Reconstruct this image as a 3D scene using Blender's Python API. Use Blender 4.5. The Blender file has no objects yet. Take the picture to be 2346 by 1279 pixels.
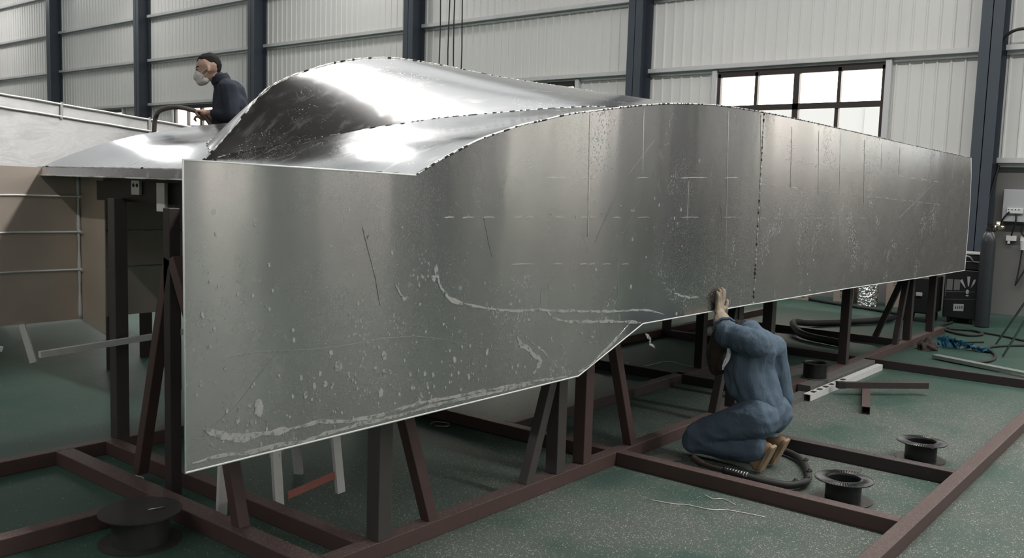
import bpy, bmesh, math, random
from mathutils import Vector, Matrix, noise
random.seed(7)
S = bpy.context.scene
COL = S.collection
PI = math.pi
V = Vector

# ------------------------------------------------------------------ scene set-up
S.view_settings.view_transform = 'Standard'
S.view_settings.look = 'None'
S.view_settings.gamma = 1.0
S.view_settings.exposure = 0.34
S.view_settings.use_curve_mapping = False
S.cycles.max_bounces = 8
S.cycles.diffuse_bounces = 4
S.cycles.glossy_bounces = 4
S.cycles.transmission_bounces = 4
S.cycles.transparent_max_bounces = 8
S.cycles.sample_clamp_indirect = 6.0
S.cycles.caustics_reflective = False
S.cycles.caustics_refractive = False
S.cycles.use_denoising = True

# ------------------------------------------------------------------ materials
class NT:
    """small wrapper for building a node material"""
    def __init__(self, name):
        self.m = bpy.data.materials.new(name); self.m.use_nodes = True
        self.t = self.m.node_tree; self.t.nodes.clear()
        self.out = self.n('ShaderNodeOutputMaterial')
    def n(self, typ, **kw):
        nd = self.t.nodes.new(typ)
        for k, v in kw.items(): setattr(nd, k, v)
        return nd
    def l(self, a, b): self.t.links.new(a, b)
    def put(self, sock, v):
        if hasattr(v, 'is_output') or isinstance(v, bpy.types.NodeSocket): self.l(v, sock)
        elif isinstance(v, (tuple, list)) and len(v) == 3 and sock.type == 'RGBA': sock.default_value = (*v, 1)
        else: sock.default_value = v
    def pos(self):
        if not hasattr(self, '_p'): self._p = self.n('ShaderNodeTexCoord').outputs['Object']
        return self._p
    def mapping(self, scale=(1, 1, 1), rot=(0, 0, 0), src=None):
        m = self.n('ShaderNodeMapping'); self.l(src or self.pos(), m.inputs[0])
        m.inputs['Scale'].default_value = scale; m.inputs['Rotation'].default_value = rot
        return m.outputs[0]
    def noise(self, scale, detail=3, rough=.5, src=None, dist=0):
        n = self.n('ShaderNodeTexNoise'); self.l(src or self.pos(), n.inputs['Vector'])
        n.inputs['Scale'].default_value = scale; n.inputs['Detail'].default_value = detail
        n.inputs['Roughness'].default_value = rough; n.inputs['Distortion'].default_value = dist
        return n.outputs['Fac']
    def voro(self, scale, src=None, out='Distance'):
        n = self.n('ShaderNodeTexVoronoi'); self.l(src or self.pos(), n.inputs['Vector'])
        n.inputs['Scale'].default_value = scale
        return n.outputs['Distance'], n.outputs['Color']
    def ramp(self, fac, a, b, lo=0., hi=1.):
        r = self.n('ShaderNodeMapRange'); r.interpolation_type = 'SMOOTHSTEP'
        self.put(r.inputs[0], fac); r.inputs[1].default_value = a; r.inputs[2].default_value = b
        r.inputs[3].default_value = lo; r.inputs[4].default_value = hi
        return r.outputs[0]
    def math(self, op, a, b=0.):
        m = self.n('ShaderNodeMath', operation=op); self.put(m.inputs[0], a); self.put(m.inputs[1], b)
        return m.outputs[0]
    def mix(self, f, a, b):
        m = self.n('ShaderNodeMix', data_type='RGBA'); self.put(m.inputs[0], f)
        self.put(m.inputs[6], a); self.put(m.inputs[7], b)
        return m.outputs[2]
    def mixf(self, f, a, b):
        m = self.n('ShaderNodeMix', data_type='FLOAT'); self.put(m.inputs[0], f)
        self.put(m.inputs[2], a); self.put(m.inputs[3], b)
        return m.outputs[0]
    def sep(self, v):
        s = self.n('ShaderNodeSeparateXYZ'); self.l(v, s.inputs[0]); return s.outputs
    def bump(self, h, strength, dist, nrm=None):
        b = self.n('ShaderNodeBump'); self.l(h, b.inputs['Height'])
        b.inputs['Strength'].default_value = strength; b.inputs['Distance'].default_value = dist
        if nrm: self.l(nrm, b.inputs['Normal'])
        return b.outputs[0]
    def bsdf(self, color=(.5, .5, .5), rough=.5, metal=0., normal=None, spec=None, aniso=None, tangent=None, emit=None, estr=0.):
        b = self.n('ShaderNodeBsdfPrincipled')
        self.put(b.inputs['Base Color'], color); self.put(b.inputs['Roughness'], rough); self.put(b.inputs['Metallic'], metal)
        if normal is not None: self.l(normal, b.inputs['Normal'])
        if spec is not None: b.inputs['Specular IOR Level'].default_value = spec
        if aniso is not None: b.inputs['Anisotropic'].default_value = aniso
        if tangent is not None:
            c = self.n('ShaderNodeCombineXYZ')
            for i in range(3): c.inputs[i].default_value = tangent[i]
            self.l(c.outputs[0], b.inputs['Tangent'])
        if emit is not None:
            self.put(b.inputs['Emission Color'], emit); b.inputs['Emission Strength'].default_value = estr
        self.l(b.outputs[0], self.out.inputs[0]); self.b = b
        return self.m

def simple(name, color, rough=.5, metal=0., nscale=0., namt=.15, bump=0.):
    t = NT(name); col = color; nrm = None
    if nscale:
        f = t.noise(nscale, 4)
        col = t.mix(f, tuple(c*(1-namt) for c in color), tuple(min(1, c*(1+namt)) for c in color))
        if bump: nrm = t.bump(f, bump, .01)
    return t.bsdf(col, rough, metal, nrm)

def alu_panel():
    t = NT('mill_aluminium_sheet')
    waves = t.noise(.9, 2, .5, t.mapping((1, 1, .55)))
    buck = t.noise(3.2, 1, .5, t.mapping((1.6, 1, .5)))
    grain = t.noise(1.0, 2, .6, t.mapping((3, 3, 420)))
    # dried splashes, droplets and oxide bloom
    d1, c1 = t.voro(26, t.mapping((1, .02, 1.0)))
    reg1 = t.ramp(t.noise(1.5, 4, .6), .50, .66)
    on1 = t.math('GREATER_THAN', t.sep(c1)[0], .72)
    r1 = t.math('MULTIPLY', t.sep(c1)[1], .34)
    s1 = t.math('MULTIPLY', t.math('LESS_THAN', d1, r1), t.math('MULTIPLY', on1, reg1))
    d2, c2 = t.voro(95, t.mapping((1, .02, .8)))
    reg2 = t.ramp(t.noise(2.3, 5, .65), .52, .64)
    on2 = t.math('GREATER_THAN', t.sep(c2)[0], .45)
    s2 = t.math('MULTIPLY', t.math('LESS_THAN', d2, t.math('MULTIPLY', t.sep(c2)[1], .52)), t.math('MULTIPLY', on2, reg2))
    d3, c3 = t.voro(190, t.mapping((1, .02, .55)))
    reg3 = t.ramp(t.noise(1.1, 5, .7), .40, .62)
    s3 = t.math('MULTIPLY', t.math('LESS_THAN', d3, t.math('MULTIPLY', t.sep(c3)[1], .48)), t.math('MULTIPLY', t.math('GREATER_THAN', t.sep(c3)[0], .4), reg3))
    bloom = t.ramp(t.noise(4.5, 9, .72, t.mapping((1, 1, .7)), .6), .55, .74)
    streak = t.ramp(t.noise(6, 6, .7, t.mapping((2.2, 1, .25))), .56, .74)
    m = t.math('MAXIMUM', t.math('MAXIMUM', t.math('MULTIPLY', s1, .8), t.math('MULTIPLY', s2, .65)), t.math('MULTIPLY', s3, .38))
    m = t.math('MAXIMUM', m, t.math('MULTIPLY', bloom, .32))
    m = t.math('MAXIMUM', m, t.math('MULTIPLY', streak, .18)); m = t.math('MAXIMUM', m, .05)
    tint = t.mix(t.ramp(t.noise(1.3, 3), .35, .65), (.54, .515, .52), (.52, .52, .51))
    col = t.mix(m, tint, (.46, .45, .44))
    rough = t.mixf(m, t.mixf(grain, .09, .14), .62)
    metal = t.mixf(m, 1.0, .25)
    n1 = t.bump(waves, .22, .03)
    n2 = t.bump(buck, .22, .006, n1)
    n3 = t.bump(t.noise(55, 4, .6, t.mapping((1, 1, .6))), .03, .0015, n2)
    t.bsdf(tint, t.mixf(grain, .16, .20), 1., n3, aniso=1., tangent=(0, 0, 1)); A = t.b
    t.bsdf(t.mix(m, (.235, .23, .23), (.42, .43, .42)), t.mixf(m, .46, .8), t.mixf(m, .7, .1), n3); B = t.b
    mx = t.n('ShaderNodeMixShader'); t.l(t.math('MINIMUM', t.math('ADD', t.math('MULTIPLY', m, 1.1), t.ramp(t.noise(2.0, 5, .6), .3, .7, .16, .34)), 1.), mx.inputs[0])
    t.l(A.outputs[0], mx.inputs[1]); t.l(B.outputs[0], mx.inputs[2]); t.l(mx.outputs[0], t.out.inputs[0])
    return t.m

def alu_top(name, rough=.24, color=(.55, .55, .56), smear=.25, wav=.3):
    t = NT(name)
    w = t.noise(1.6, 2); sc = t.noise(7, 6, .7, t.mapping((1, 2.5, 1), (0, 0, .5)))
    d, c = t.voro(90); sp = t.math('MULTIPLY', t.math('LESS_THAN', d, t.math('MULTIPLY', t.sep(c)[1], .33)), t.ramp(t.noise(2.2, 5, .7), .5, .66))
    sm = t.math('MAXIMUM', t.math('MULTIPLY', t.ramp(sc, .5, .75), smear), t.math('MULTIPLY', sp, .7))
    col = t.mix(sm, color, (.5, .5, .5))
    return t.bsdf(col, t.mixf(sm, rough, .6), t.mixf(sm, 1., .35), t.bump(w, wav, .03))

def alu_brushed():
    t = NT('wire_brushed_aluminium')
    sw = t.noise(3.2, 8, .68, t.mapping((1, 1, 2.2), (0, .6, 0)), 1.2)
    m = t.ramp(sw, .38, .66)
    return t.bsdf(t.mix(m, (.34, .34, .34), (.52, .52, .515)), t.mixf(m, .42, .66), .75, t.bump(sw, .2, .01))

def floor_mat():
    t = NT('green_epoxy_floor')
    p = t.pos()
    big = t.noise(.55, 5, .6); mid = t.noise(2.4, 6, .65)
    green = t.mix(t.ramp(big, .35, .65), (.030, .074, .057), (.046, .094, .075))
    green = t.mix(t.math('MULTIPLY', t.ramp(mid, .45, .75), .6), green, (.080, .105, .092))
    # metal filings lie thickest in the bays of the frame
    xyz = t.sep(p)
    bx = t.math('MULTIPLY', t.ramp(xyz[0], 1.6, 3.4), t.ramp(xyz[0], 9.5, 7.0))
    by = t.math('MULTIPLY', t.ramp(xyz[1], -.6, 1.4, .5, 1.), t.ramp(xyz[1], 4.6, 2.6))
    bay = t.math('MULTIPLY', bx, by)
    dust = t.math('MULTIPLY', bay, t.ramp(t.noise(1.25, 5, .62), .27, .58))
    green = t.mix(t.math('MULTIPLY', dust, .62), green, (.135, .138, .125))
    d, c = t.voro(125)
    amount = t.math('ADD', t.math('MULTIPLY', dust, .75), .035)
    on = t.math('LESS_THAN', t.sep(c)[0], amount)
    sp = t.math('MULTIPLY', t.math('LESS_THAN', d, t.math('ADD', t.math('MULTIPLY', t.sep(c)[1], .28), .10)), on)
    d2, c2 = t.voro(48)
    on2 = t.math('LESS_THAN', t.sep(c2)[0], t.math('ADD', t.math('MULTIPLY', dust, .16), .008))
    sp2 = t.math('MULTIPLY', t.math('LESS_THAN', d2, .2), on2)
    spk = t.math('MAXIMUM', sp, sp2)
    scr = t.ramp(t.noise(5, 6, .7, t.mapping((1, 6, 1), (0, 0, .7))), .6, .75)
    green = t.mix(t.math('MULTIPLY', scr, .3), green, (.20, .23, .21))
    col = t.mix(t.math('MULTIPLY', spk, .8), green, (.50, .48, .44))
    rough = t.mixf(t.math('MAXIMUM', dust, spk), t.mixf(mid, .42, .58), .75)
    return t.bsdf(col, rough, 0, t.bump(t.math('ADD', t.math('MULTIPLY', spk, .6), mid), .12, .004), spec=.26)

def primer_mat(name, c0=(.072, .043, .040), c1=(.105, .066, .061), dusty=.55, rough=.5):
    t = NT(name)
    f = t.noise(6, 6, .65); fine = t.noise(60, 4, .7)
    col = t.mix(f, c0, c1)
    col = t.mix(t.ramp(t.noise(3.2, 7, .7), .60, .74), col, (.115, .052, .025))
    g = t.n('ShaderNodeNewGeometry'); up = t.ramp(t.sep(g.outputs['Normal'])[2], .5, .95)
    d, c = t.voro(120)
    sp = t.math('MULTIPLY', t.math('LESS_THAN', d, .3), t.math('LESS_THAN', t.sep(c)[0], .16))
    dirt = t.math('MULTIPLY', t.math('MAXIMUM', t.math('MULTIPLY', t.ramp(fine, .4, .7), dusty*.45), sp), up)
    col = t.mix(dirt, col, (.27, .24, .22))
    return t.bsdf(col, t.mixf(dirt, rough, .8), 0, t.bump(fine, .15, .003), spec=.4)

def wall_sheet(name, color):
    t = NT(name)
    f = t.noise(.5, 4); s = t.noise(3, 5, .6, t.mapping((1, 1, .12)))
    col = t.mix(f, tuple(c*.93 for c in color), color)
    col = t.mix(t.math('MULTIPLY', t.ramp(s, .5, .8), .25), col, tuple(c*.75 for c in color))
    return t.bsdf(col, .38, 0, t.bump(t.noise(1.5, 3), .12, .02), spec=.5)

def denim():
    t = NT('blue_denim_workwear')
    f = t.noise(9, 5, .6); w = t.noise(160, 3, .6); d = t.noise(2.6, 5, .65)
    col = t.mix(f, (.066, .102, .148), (.116, .160, .212))
    col = t.mix(t.math('MULTIPLY', w, .35), col, (.18, .235, .29))
    col = t.mix(t.math('MULTIPLY', t.ramp(d, .52, .72), .55), col, (.070, .098, .126))
    cr = t.noise(7, 3, .55, t.mapping((1, 1, .6), (.5, .3, 0)), 2.5)
    return t.bsdf(col, .85, 0, t.bump(w, .25, .002, t.bump(cr, .55, .02)), spec=.2)

M = {}
M['panel'] = alu_panel()
M['alu'] = alu_top('aluminium_plate', .15, (.58, .58, .59), .22, .12)
M['hump'] = alu_top('rolled_aluminium_plate', .17, (.74, .73, .74), .16, .12)
M['brushed'] = alu_brushed()
M['alu_inner'] = simple('dull_inner_aluminium', (.66, .56, .48), .40, .5, 2.5, .25)
M['alu_plain'] = simple('aluminium_bar', (.62, .62, .62), .38, .9, 12, .12)
M['alu_edge'] = simple('sheared_aluminium_edge', (.84, .83, .82), .5, .45, 20, .1)
def residue_mat():
    t = NT('dried_white_residue'); f = t.ramp(t.noise(48, 7, .75), .38, .60, 0., .85)
    return t.bsdf(t.mix(f, (.55, .54, .53), (.46, .45, .44)), t.mixf(f, .16, .75), t.mixf(f, 1., .15))
M['bright_edge'] = simple('burnished_edge_highlight', (.86, .86, .85), .5, .2)  # pale tone paints the light caught along the burnished plate edge
M['residue'] = residue_mat()
M['heatmark'] = simple('weld_heat_mark', (.70, .69, .67), .35, .9, 30, .15)
M['scratch'] = simple('bright_scratch', (.30, .29, .28), .5, .5)
M['weld'] = simple('weld_metal', (.68, .67, .65), .34, .95, 80, .3, .5)
M['soot'] = simple('weld_soot', (.030, .028, .027), .8, .1, 60, .4)
M['floor'] = floor_mat()
M['primer'] = primer_mat('red_oxide_primer')
M['primer_dark'] = primer_mat('dark_primed_steel', (.036, .028, .028), (.056, .043, .042), .4)
M['post'] = primer_mat('grey_primed_tube', (.052, .046, .045), (.085, .074, .070), .4)
M['wall'] = wall_sheet('pale_profiled_sheet', (.80, .79, .77))
M['dado'] = simple('dark_painted_masonry', (.165, .160, .155), .7, 0, 2.2, .12)
M['girt'] = simple('galvanised_girt', (.70, .70, .70), .36, .35, 4, .1)
M['column'] = simple('slate_grey_paint', (.060, .073, .092), .42, 0, 3, .12)
M['roof'] = simple('grey_roof_sheet', (.07, .07, .072), .55, 0, 1, .1)
M['winframe'] = simple('dark_brown_window_frame', (.040, .032, .031), .4)
M['jamb'] = simple('light_grey_jamb', (.62, .62, .63), .45)
M['black_plastic'] = simple('black_plastic', (.013, .0135, .0135), .38, 0, 20, .2)
M['black_rubber'] = simple('black_rubber', (.018, .018, .018), .6, 0, 25, .3)
M['spool_grey'] = simple('dusty_dark_spool', (.034, .034, .034), .5, 0, 18, .25)
M['grey_flange'] = simple('grey_dusty_flange', (.10, .105, .105), .45, 0, 18, .2)
M['denim'] = denim()
M['navy'] = simple('navy_work_jacket', (.016, .021, .036), .85, 0, 14, .3, .2)
M['skin'] = simple('skin', (.50, .325, .255), .5, 0, 25, .08)
M['hair'] = simple('black_hair', (.006, .0055, .0055), .9, 0, 90, .3, .3)
M['mask'] = simple('white_face_mask', (.72, .70, .66), .8, 0, 30, .06)
M['hide'] = simple('tan_leather_glove', (.40, .325, .25), .85, 0, 22, .25, .3)
M['boot'] = simple('tan_suede_boot', (.30, .195, .115), .85, 0, 18, .2, .2)
M['sole'] = simple('gum_sole', (.33, .235, .15), .7, 0, 18, .15)
M['leather'] = simple('dark_brown_leather', (.040, .026, .022), .65, 0, 16, .3, .2)
M['cloth_white'] = simple('white_cloth', (.74, .74, .76), .8)
M['steel'] = simple('bare_steel', (.42, .41, .40), .35, .9, 20, .15)
M['chrome'] = simple('plated_brass_valve', (.66, .60, .48), .22, 1.)
M['machine'] = simple('black_powder_coat', (.012, .012, .013), .42, 0, 30, .2)
M['decal'] = simple('light_grey_decal', (.36, .36, .36), .6)
M['decal_dim'] = simple('grey_decal', (.13, .13, .135), .6)
M['paper'] = simple('white_label', (.60, .60, .58), .7)
M['ink'] = simple('dark_ink', (.03, .03, .03), .7)
M['cylinder'] = simple('dark_grey_cylinder_paint', (.032, .035, .039), .33, 0, 8, .12)
M['switchbox'] = simple('grey_switch_box', (.43, .43, .45), .5)
M['white_plastic'] = simple('white_plastic', (.66, .66, .65), .45)
M['card'] = simple('cardboard', (.30, .245, .205), .85, 0, 10, .12)
M['foil'] = simple('crumpled_foil', (.80, .80, .80), .18, 1., 30, .2)
M['blue_film'] = simple('blue_plastic_film', (.055, .20, .30), .18, 0, 14, .6)
M['rag'] = simple('brown_rag', (.045, .034, .030), .9, 0, 20, .3)
M['plank'] = simple('weathered_grey_board', (.20, .225, .205), .7, 0, 9, .2)
M['hose'] = simple('grey_brown_hose', (.110, .090, .085), .6, 0, 20, .2)
M['strap'] = simple('faded_red_strap', (.46, .17, .14), .7, 0, 20, .2)
M['offcut'] = simple('weathered_channel', (.155, .148, .14), .55, .2, 14, .25)
M['bldg'] = simple('pale_cladding_outside', (.12, .13, .145), .7)
M['bldg_glass'] = simple('outside_window_glass', (.25, .32, .38), .2)

def glass_mat():
    t = NT('window_glass')
    tr = t.n('ShaderNodeBsdfTransparent'); tr.inputs[0].default_value = (.93, .95, .95, 1)
    gl = t.n('ShaderNodeBsdfGlossy'); gl.inputs['Roughness'].default_value = .03
    lw = t.n('ShaderNodeLayerWeight'); fr = t.n('ShaderNodeMath', operation='POWER'); t.l(lw.outputs['Facing'], fr.inputs[0]); fr.inputs[1].default_value = 5.0
    mx = t.n('ShaderNodeMixShader'); t.l(fr.outputs[0], mx.inputs[0]); t.l(tr.outputs[0], mx.inputs[1]); t.l(gl.outputs[0], mx.inputs[2])
    t.l(mx.outputs[0], t.out.inputs[0]); return t.m
M['glass'] = glass_mat()
def skylight_mat():
    t = NT('translucent_skylight_sheet'); 
    return t.bsdf((.8, .8, .8), .5, 0, emit=(1.0, .985, .95), estr=SKY_E)
SKY_E = 29.0
M['skylight'] = skylight_mat()
M['glow_roof'] = NT('added_glow_roofing').bsdf((.38, .39, .39), .6, 0, emit=(.98, 1.0, 1.0), estr=.58)  # roofing given its own glow to brighten the reflections on the hull

# ------------------------------------------------------------------ mesh helpers
def new(): return bmesh.new()

def obj(name, bm, mats, parent=None, smooth=False):
    """links a bmesh (built in world coordinates) as ONE mesh object, relative to its thing's base"""
    if parent is not None:
        off = V((0, 0, 0)); p = parent
        while p: off += p.location; p = p.parent
        bmesh.ops.translate(bm, verts=bm.verts, vec=-off)
    bmesh.ops.recalc_face_normals(bm, faces=bm.faces)
    me = bpy.data.meshes.new(name); bm.to_mesh(me); bm.free()
    return link(name, me, mats, parent, smooth)

def link(name, me, mats, parent=None, smooth=False):
    o = bpy.data.objects.new(name, me); COL.objects.link(o)
    for m in (mats if isinstance(mats, (list, tuple)) else [mats]): me.materials.append(M[m] if isinstance(m, str) else m)
    if smooth:
        me.polygons.foreach_set('use_smooth', [True]*len(me.polygons))
    if parent: o.parent = parent
    return o

def thing(name, label, cat, loc=(0, 0, 0), group=None):
    o = bpy.data.objects.new(name, None); COL.objects.link(o); o.location = loc
    o.empty_display_size = .2
    return tag(o, label, cat, group)

def tag(o, label, cat, group=None):
    o['label'] = label; o['category'] = cat
    if group: o['group'] = group
    return o

def struct(name, bm, mats, parent=None, smooth=False):
    o = obj(name, bm, mats, parent, smooth)
    if parent is None: o['kind'] = 'structure'
    return o

def based(name, bm, mats, loc, label, cat, group=None, smooth=False):
    """a thing that is one mesh, its origin at its base"""
    bmesh.ops.translate(bm, verts=bm.verts, vec=-V(loc))
    o = obj(name, bm, mats, None, smooth); o.location = loc
    return tag(o, label, cat, group)

def box(bm, lo, hi, mi=0, bev=0.):
    lo = V(lo); hi = V(hi)
    r = bmesh.ops.create_cube(bm, size=1, matrix=Matrix.LocRotScale((lo+hi)/2, None, hi-lo))
    return fin(bm, r['verts'], mi, bev)

def fin(bm, verts, mi, bev):
    fs = {f for v in verts for f in v.link_faces}
    for f in fs: f.material_index = mi
    if bev:
        es = {e for v in verts for e in v.link_edges}
        r = bmesh.ops.bevel(bm, geom=list(es), offset=bev, segments=2, affect='EDGES', profile=.5)
        for f in r['faces']: f.material_index = mi

def frame_axes(d, up=V((0, 0, 1))):
    d = d.normalized()
    if abs(d.dot(up)) > .98: up = V((0, 1, 0))
    s = d.cross(up).normalized(); u = s.cross(d).normalized()
    return d, s, u

def bar(bm, p0, p1, w, h, mi=0, bev=0., up=(0, 0, 1)):
    p0 = V(p0); p1 = V(p1); d, s, u = frame_axes(p1-p0, V(up))
    m = Matrix((( d.x, s.x, u.x, 0), (d.y, s.y, u.y, 0), (d.z, s.z, u.z, 0), (0, 0, 0, 1)))
    m = Matrix.Translation((p0+p1)/2) @ m @ Matrix.Diagonal(((p1-p0).length, w, h, 1))
    r = bmesh.ops.create_cube(bm, size=1, matrix=m)
    fin(bm, r['verts'], mi, bev)

def hollow(bm, p0, p1, w, h, t=.004, mi=0, up=(0, 0, 1)):
    """open-ended rectangular tube"""
    p0 = V(p0); p1 = V(p1); d, s, u = frame_axes(p1-p0, V(up))
    rings = []
    for p in (p0, p1):
        for k in (0, t):
            a, b = w/2-k, h/2-k
            rings.append([bm.verts.new(p+s*x+u*y) for x, y in ((-a, -b), (a, -b), (a, b), (-a, b))])
    o0, i0, o1, i1 = rings
    for A, B in ((o0, o1), (i0, i1), (o0, i0), (o1, i1)):
        for k in range(4):
            bm.faces.new((A[k], A[(k+1) % 4], B[(k+1) % 4], B[k])).material_index = mi

def tube(bm, pts, r, seg=8, mi=0, caps=True):
    pts = [V(p) for p in pts]; n = len(pts); rings = []
    rr = r if isinstance(r, (list, tuple)) else [r]*n
    d, s, u = frame_axes(pts[1]-pts[0])
    for i, p in enumerate(pts):
        t = (pts[min(i+1, n-1)]-pts[max(i-1, 0)]).normalized()
        s = (s-t*s.dot(t)).normalized(); u = t.cross(s)
        rings.append([bm.verts.new(p+(s*math.cos(2*PI*k/seg)+u*math.sin(2*PI*k/seg))*rr[i]) for k in range(seg)])
    for a, b in zip(rings, rings[1:]):
        for k in range(seg):
            f = bm.faces.new((a[k], a[(k+1) % seg], b[(k+1) % seg], b[k])); f.material_index = mi; f.smooth = True
    if caps:
        for rg in (rings[0], rings[-1]): bm.faces.new(rg).material_index = mi

def smooth_path(pts, sub=6):
    P = [V(p) for p in pts]; out = []
    for i in range(len(P)-1):
        a, b, c, d = P[max(i-1, 0)], P[i], P[i+1], P[min(i+2, len(P)-1)]
        for k in range(sub):
            t = k/sub
            out.append(.5*((2*b)+(c-a)*t+(2*a-5*b+4*c-d)*t*t+(3*b-a-3*c+d)*t**3))
    return out+[P[-1]]

def lathe(bm, prof, c=(0, 0, 0), seg=32, mi=0, ribs=None):
    c = V(c); rings = []
    for j, (r, z) in enumerate(prof):
        rg = []
        for k in range(seg):
            dz = 0
            if ribs and j in ribs: dz = ribs[j]*(k % 2)
            a = 2*PI*k/seg
            rg.append(bm.verts.new(c+V((r*math.cos(a), r*math.sin(a), z+dz))))
        rings.append(rg)
    for a, b in zip(rings, rings[1:]):
        for k in range(seg):
            bm.faces.new((a[k], a[(k+1) % seg], b[(k+1) % seg], b[k])).material_index = mi
    return rings

def disc_cap(bm, ring, mi=0): bm.faces.new(ring).material_index = mi

def extrude_poly(bm, poly, f, thick, mi=0, mi_edge=None):
    """poly: 2-D outline, f(a, b, t): 2-D point at depth t (0..thick) -> world"""
    A = [bm.verts.new(f(a, b, 0)) for a, b in poly]; B = [bm.verts.new(f(a, b, thick)) for a, b in poly]
    bm.faces.new(A).material_index = mi; bm.faces.new(B[::-1]).material_index = mi
    n = len(A)
    for i in range(n):
        bm.faces.new((A[i], A[(i+1) % n], B[(i+1) % n], B[i])).material_index = mi if mi_edge is None else mi_edge

def sheet(bm, rows, thick=.005, mi=0):
    """a ruled/grid surface of rows of points, given real thickness"""
    g = [[bm.verts.new(p) for p in r] for r in rows]
    fs = []
    for a, b in zip(g, g[1:]):
        for i in range(len(a)-1):
            f = bm.faces.new((a[i], a[i+1], b[i+1], b[i])); f.smooth = True; f.material_index = mi; fs.append(f)
    bmesh.ops.recalc_face_normals(bm, faces=fs)
    bmesh.ops.solidify(bm, geom=fs, thickness=thick)
    for e in bm.edges:
        if len(e.link_faces) == 2 and e.calc_face_angle(0) > .6: e.smooth = False

def blob(name, caps, voxel=.012, smooth=6, mat='denim', parent=None, disp=None, cut=None):
    """one continuous surface grown round tapered limbs: caps are (p0, p1, r0, r1[, scale])"""
    bm = bmesh.new()
    for c in caps:
        p0, p1, r0, r1 = V(c[0]), V(c[1]), c[2], c[3]; sc = V(c[4]) if len(c) > 4 else V((1, 1, 1))
        b2 = bmesh.new(); bmesh.ops.create_icosphere(b2, subdivisions=2, radius=1)
        co = [v.co.copy() for v in b2.verts]; b2.clear()
        for p, r in ((p0, r0), (p1, r1)):
            for q in co: b2.verts.new(p+V((q.x*sc.x, q.y*sc.y, q.z*sc.z))*r)
        res = bmesh.ops.convex_hull(b2, input=b2.verts)
        bmesh.ops.delete(b2, geom=[v for v in b2.verts if not v.link_faces], context='VERTS')
        me = bpy.data.meshes.new('t'); b2.to_mesh(me); b2.free(); bm.from_mesh(me); bpy.data.meshes.remove(me)
    me = bpy.data.meshes.new('t'); bm.to_mesh(me); bm.free()
    o = bpy.data.objects.new('t', me); COL.objects.link(o)
    md = o.modifiers.new('r', 'REMESH'); md.mode = 'VOXEL'; md.voxel_size = voxel
    ms = o.modifiers.new('s', 'SMOOTH'); ms.iterations = smooth; ms.factor = .5
    dg = bpy.context.evaluated_depsgraph_get(); ev = o.evaluated_get(dg)
    me2 = bpy.data.meshes.new_from_object(ev)
    bpy.data.objects.remove(o); bpy.data.meshes.remove(me)
    bm = bmesh.new(); bm.from_mesh(me2); bpy.data.meshes.remove(me2)
    if disp:
        bm.normal_update()
        mv = [(v, v.normal.copy()*disp(v.co)) for v in bm.verts]
        for v, d in mv: v.co += d
    if cut:
        for co, no in cut:
            r = bmesh.ops.bisect_plane(bm, geom=bm.verts[:]+bm.edges[:]+bm.faces[:], plane_co=co, plane_no=no, clear_outer=True)
            es = [e for e in r['geom_cut'] if isinstance(e, bmesh.types.BMEdge)]
            if es: bmesh.ops.holes_fill(bm, edges=es)
    return obj(name, bm, mat, parent, True)

def folds(amp, f1=14., f2=34., stretch=(1, 1, .45)):
    s = V(stretch)
    def d(p):
        q = V((p.x*s.x, p.y*s.y, p.z*s.z))
        a = noise.noise(q*f1); b = noise.noise(q*f2+V((3, 7, 1)))
        return amp*((1-abs(a)*2.4)*.7+b*.35)
    return d

# ------------------------------------------------------------------ the hall
WX = 15.0                      # inside face of the window wall
COLY = [3.1+6*k for k in range(-4, 8)]
Y0, Y1 = COLY[0]-3, COLY[-1]+3
DADO, WTOP = 2.2, 3.78
EAVE, RIDGE, XL = 8.7, 10.6, -12.0
SKY = 10.5                 # the band ends here
SKX = (7.0, 7.7)            # x range of the translucent roof band
XM = (WX+XL)/2

bm = new(); box(bm, (XL-.3, Y0-.3, -.2), (WX+.3, Y1+.3, 0)); struct('floor', bm, 'floor')

def profiled(bm, y0, y1, z0, z1, x=WX, sgn=-1):
    prof = []; k = math.floor(y0/.2)
    y = k*.2
    while y < y1+.2:
        for a, d in ((0, 0), (.083, 0), (.096, .020), (.116, .020), (.129, 0)):
            if y0 < y+a < y1: prof.append((y+a, d))
        y += .2
    prof = [(y0, 0)]+prof+[(y1, 0)]
    lo = [bm.verts.new((x+sgn*d, a, z0)) for a, d in prof]; hi = [bm.verts.new((x+sgn*d, a, z1)) for a, d in prof]
    for i in range(len(prof)-1): bm.faces.new((lo[i], lo[i+1], hi[i+1], hi[i])).material_index = 0

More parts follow.
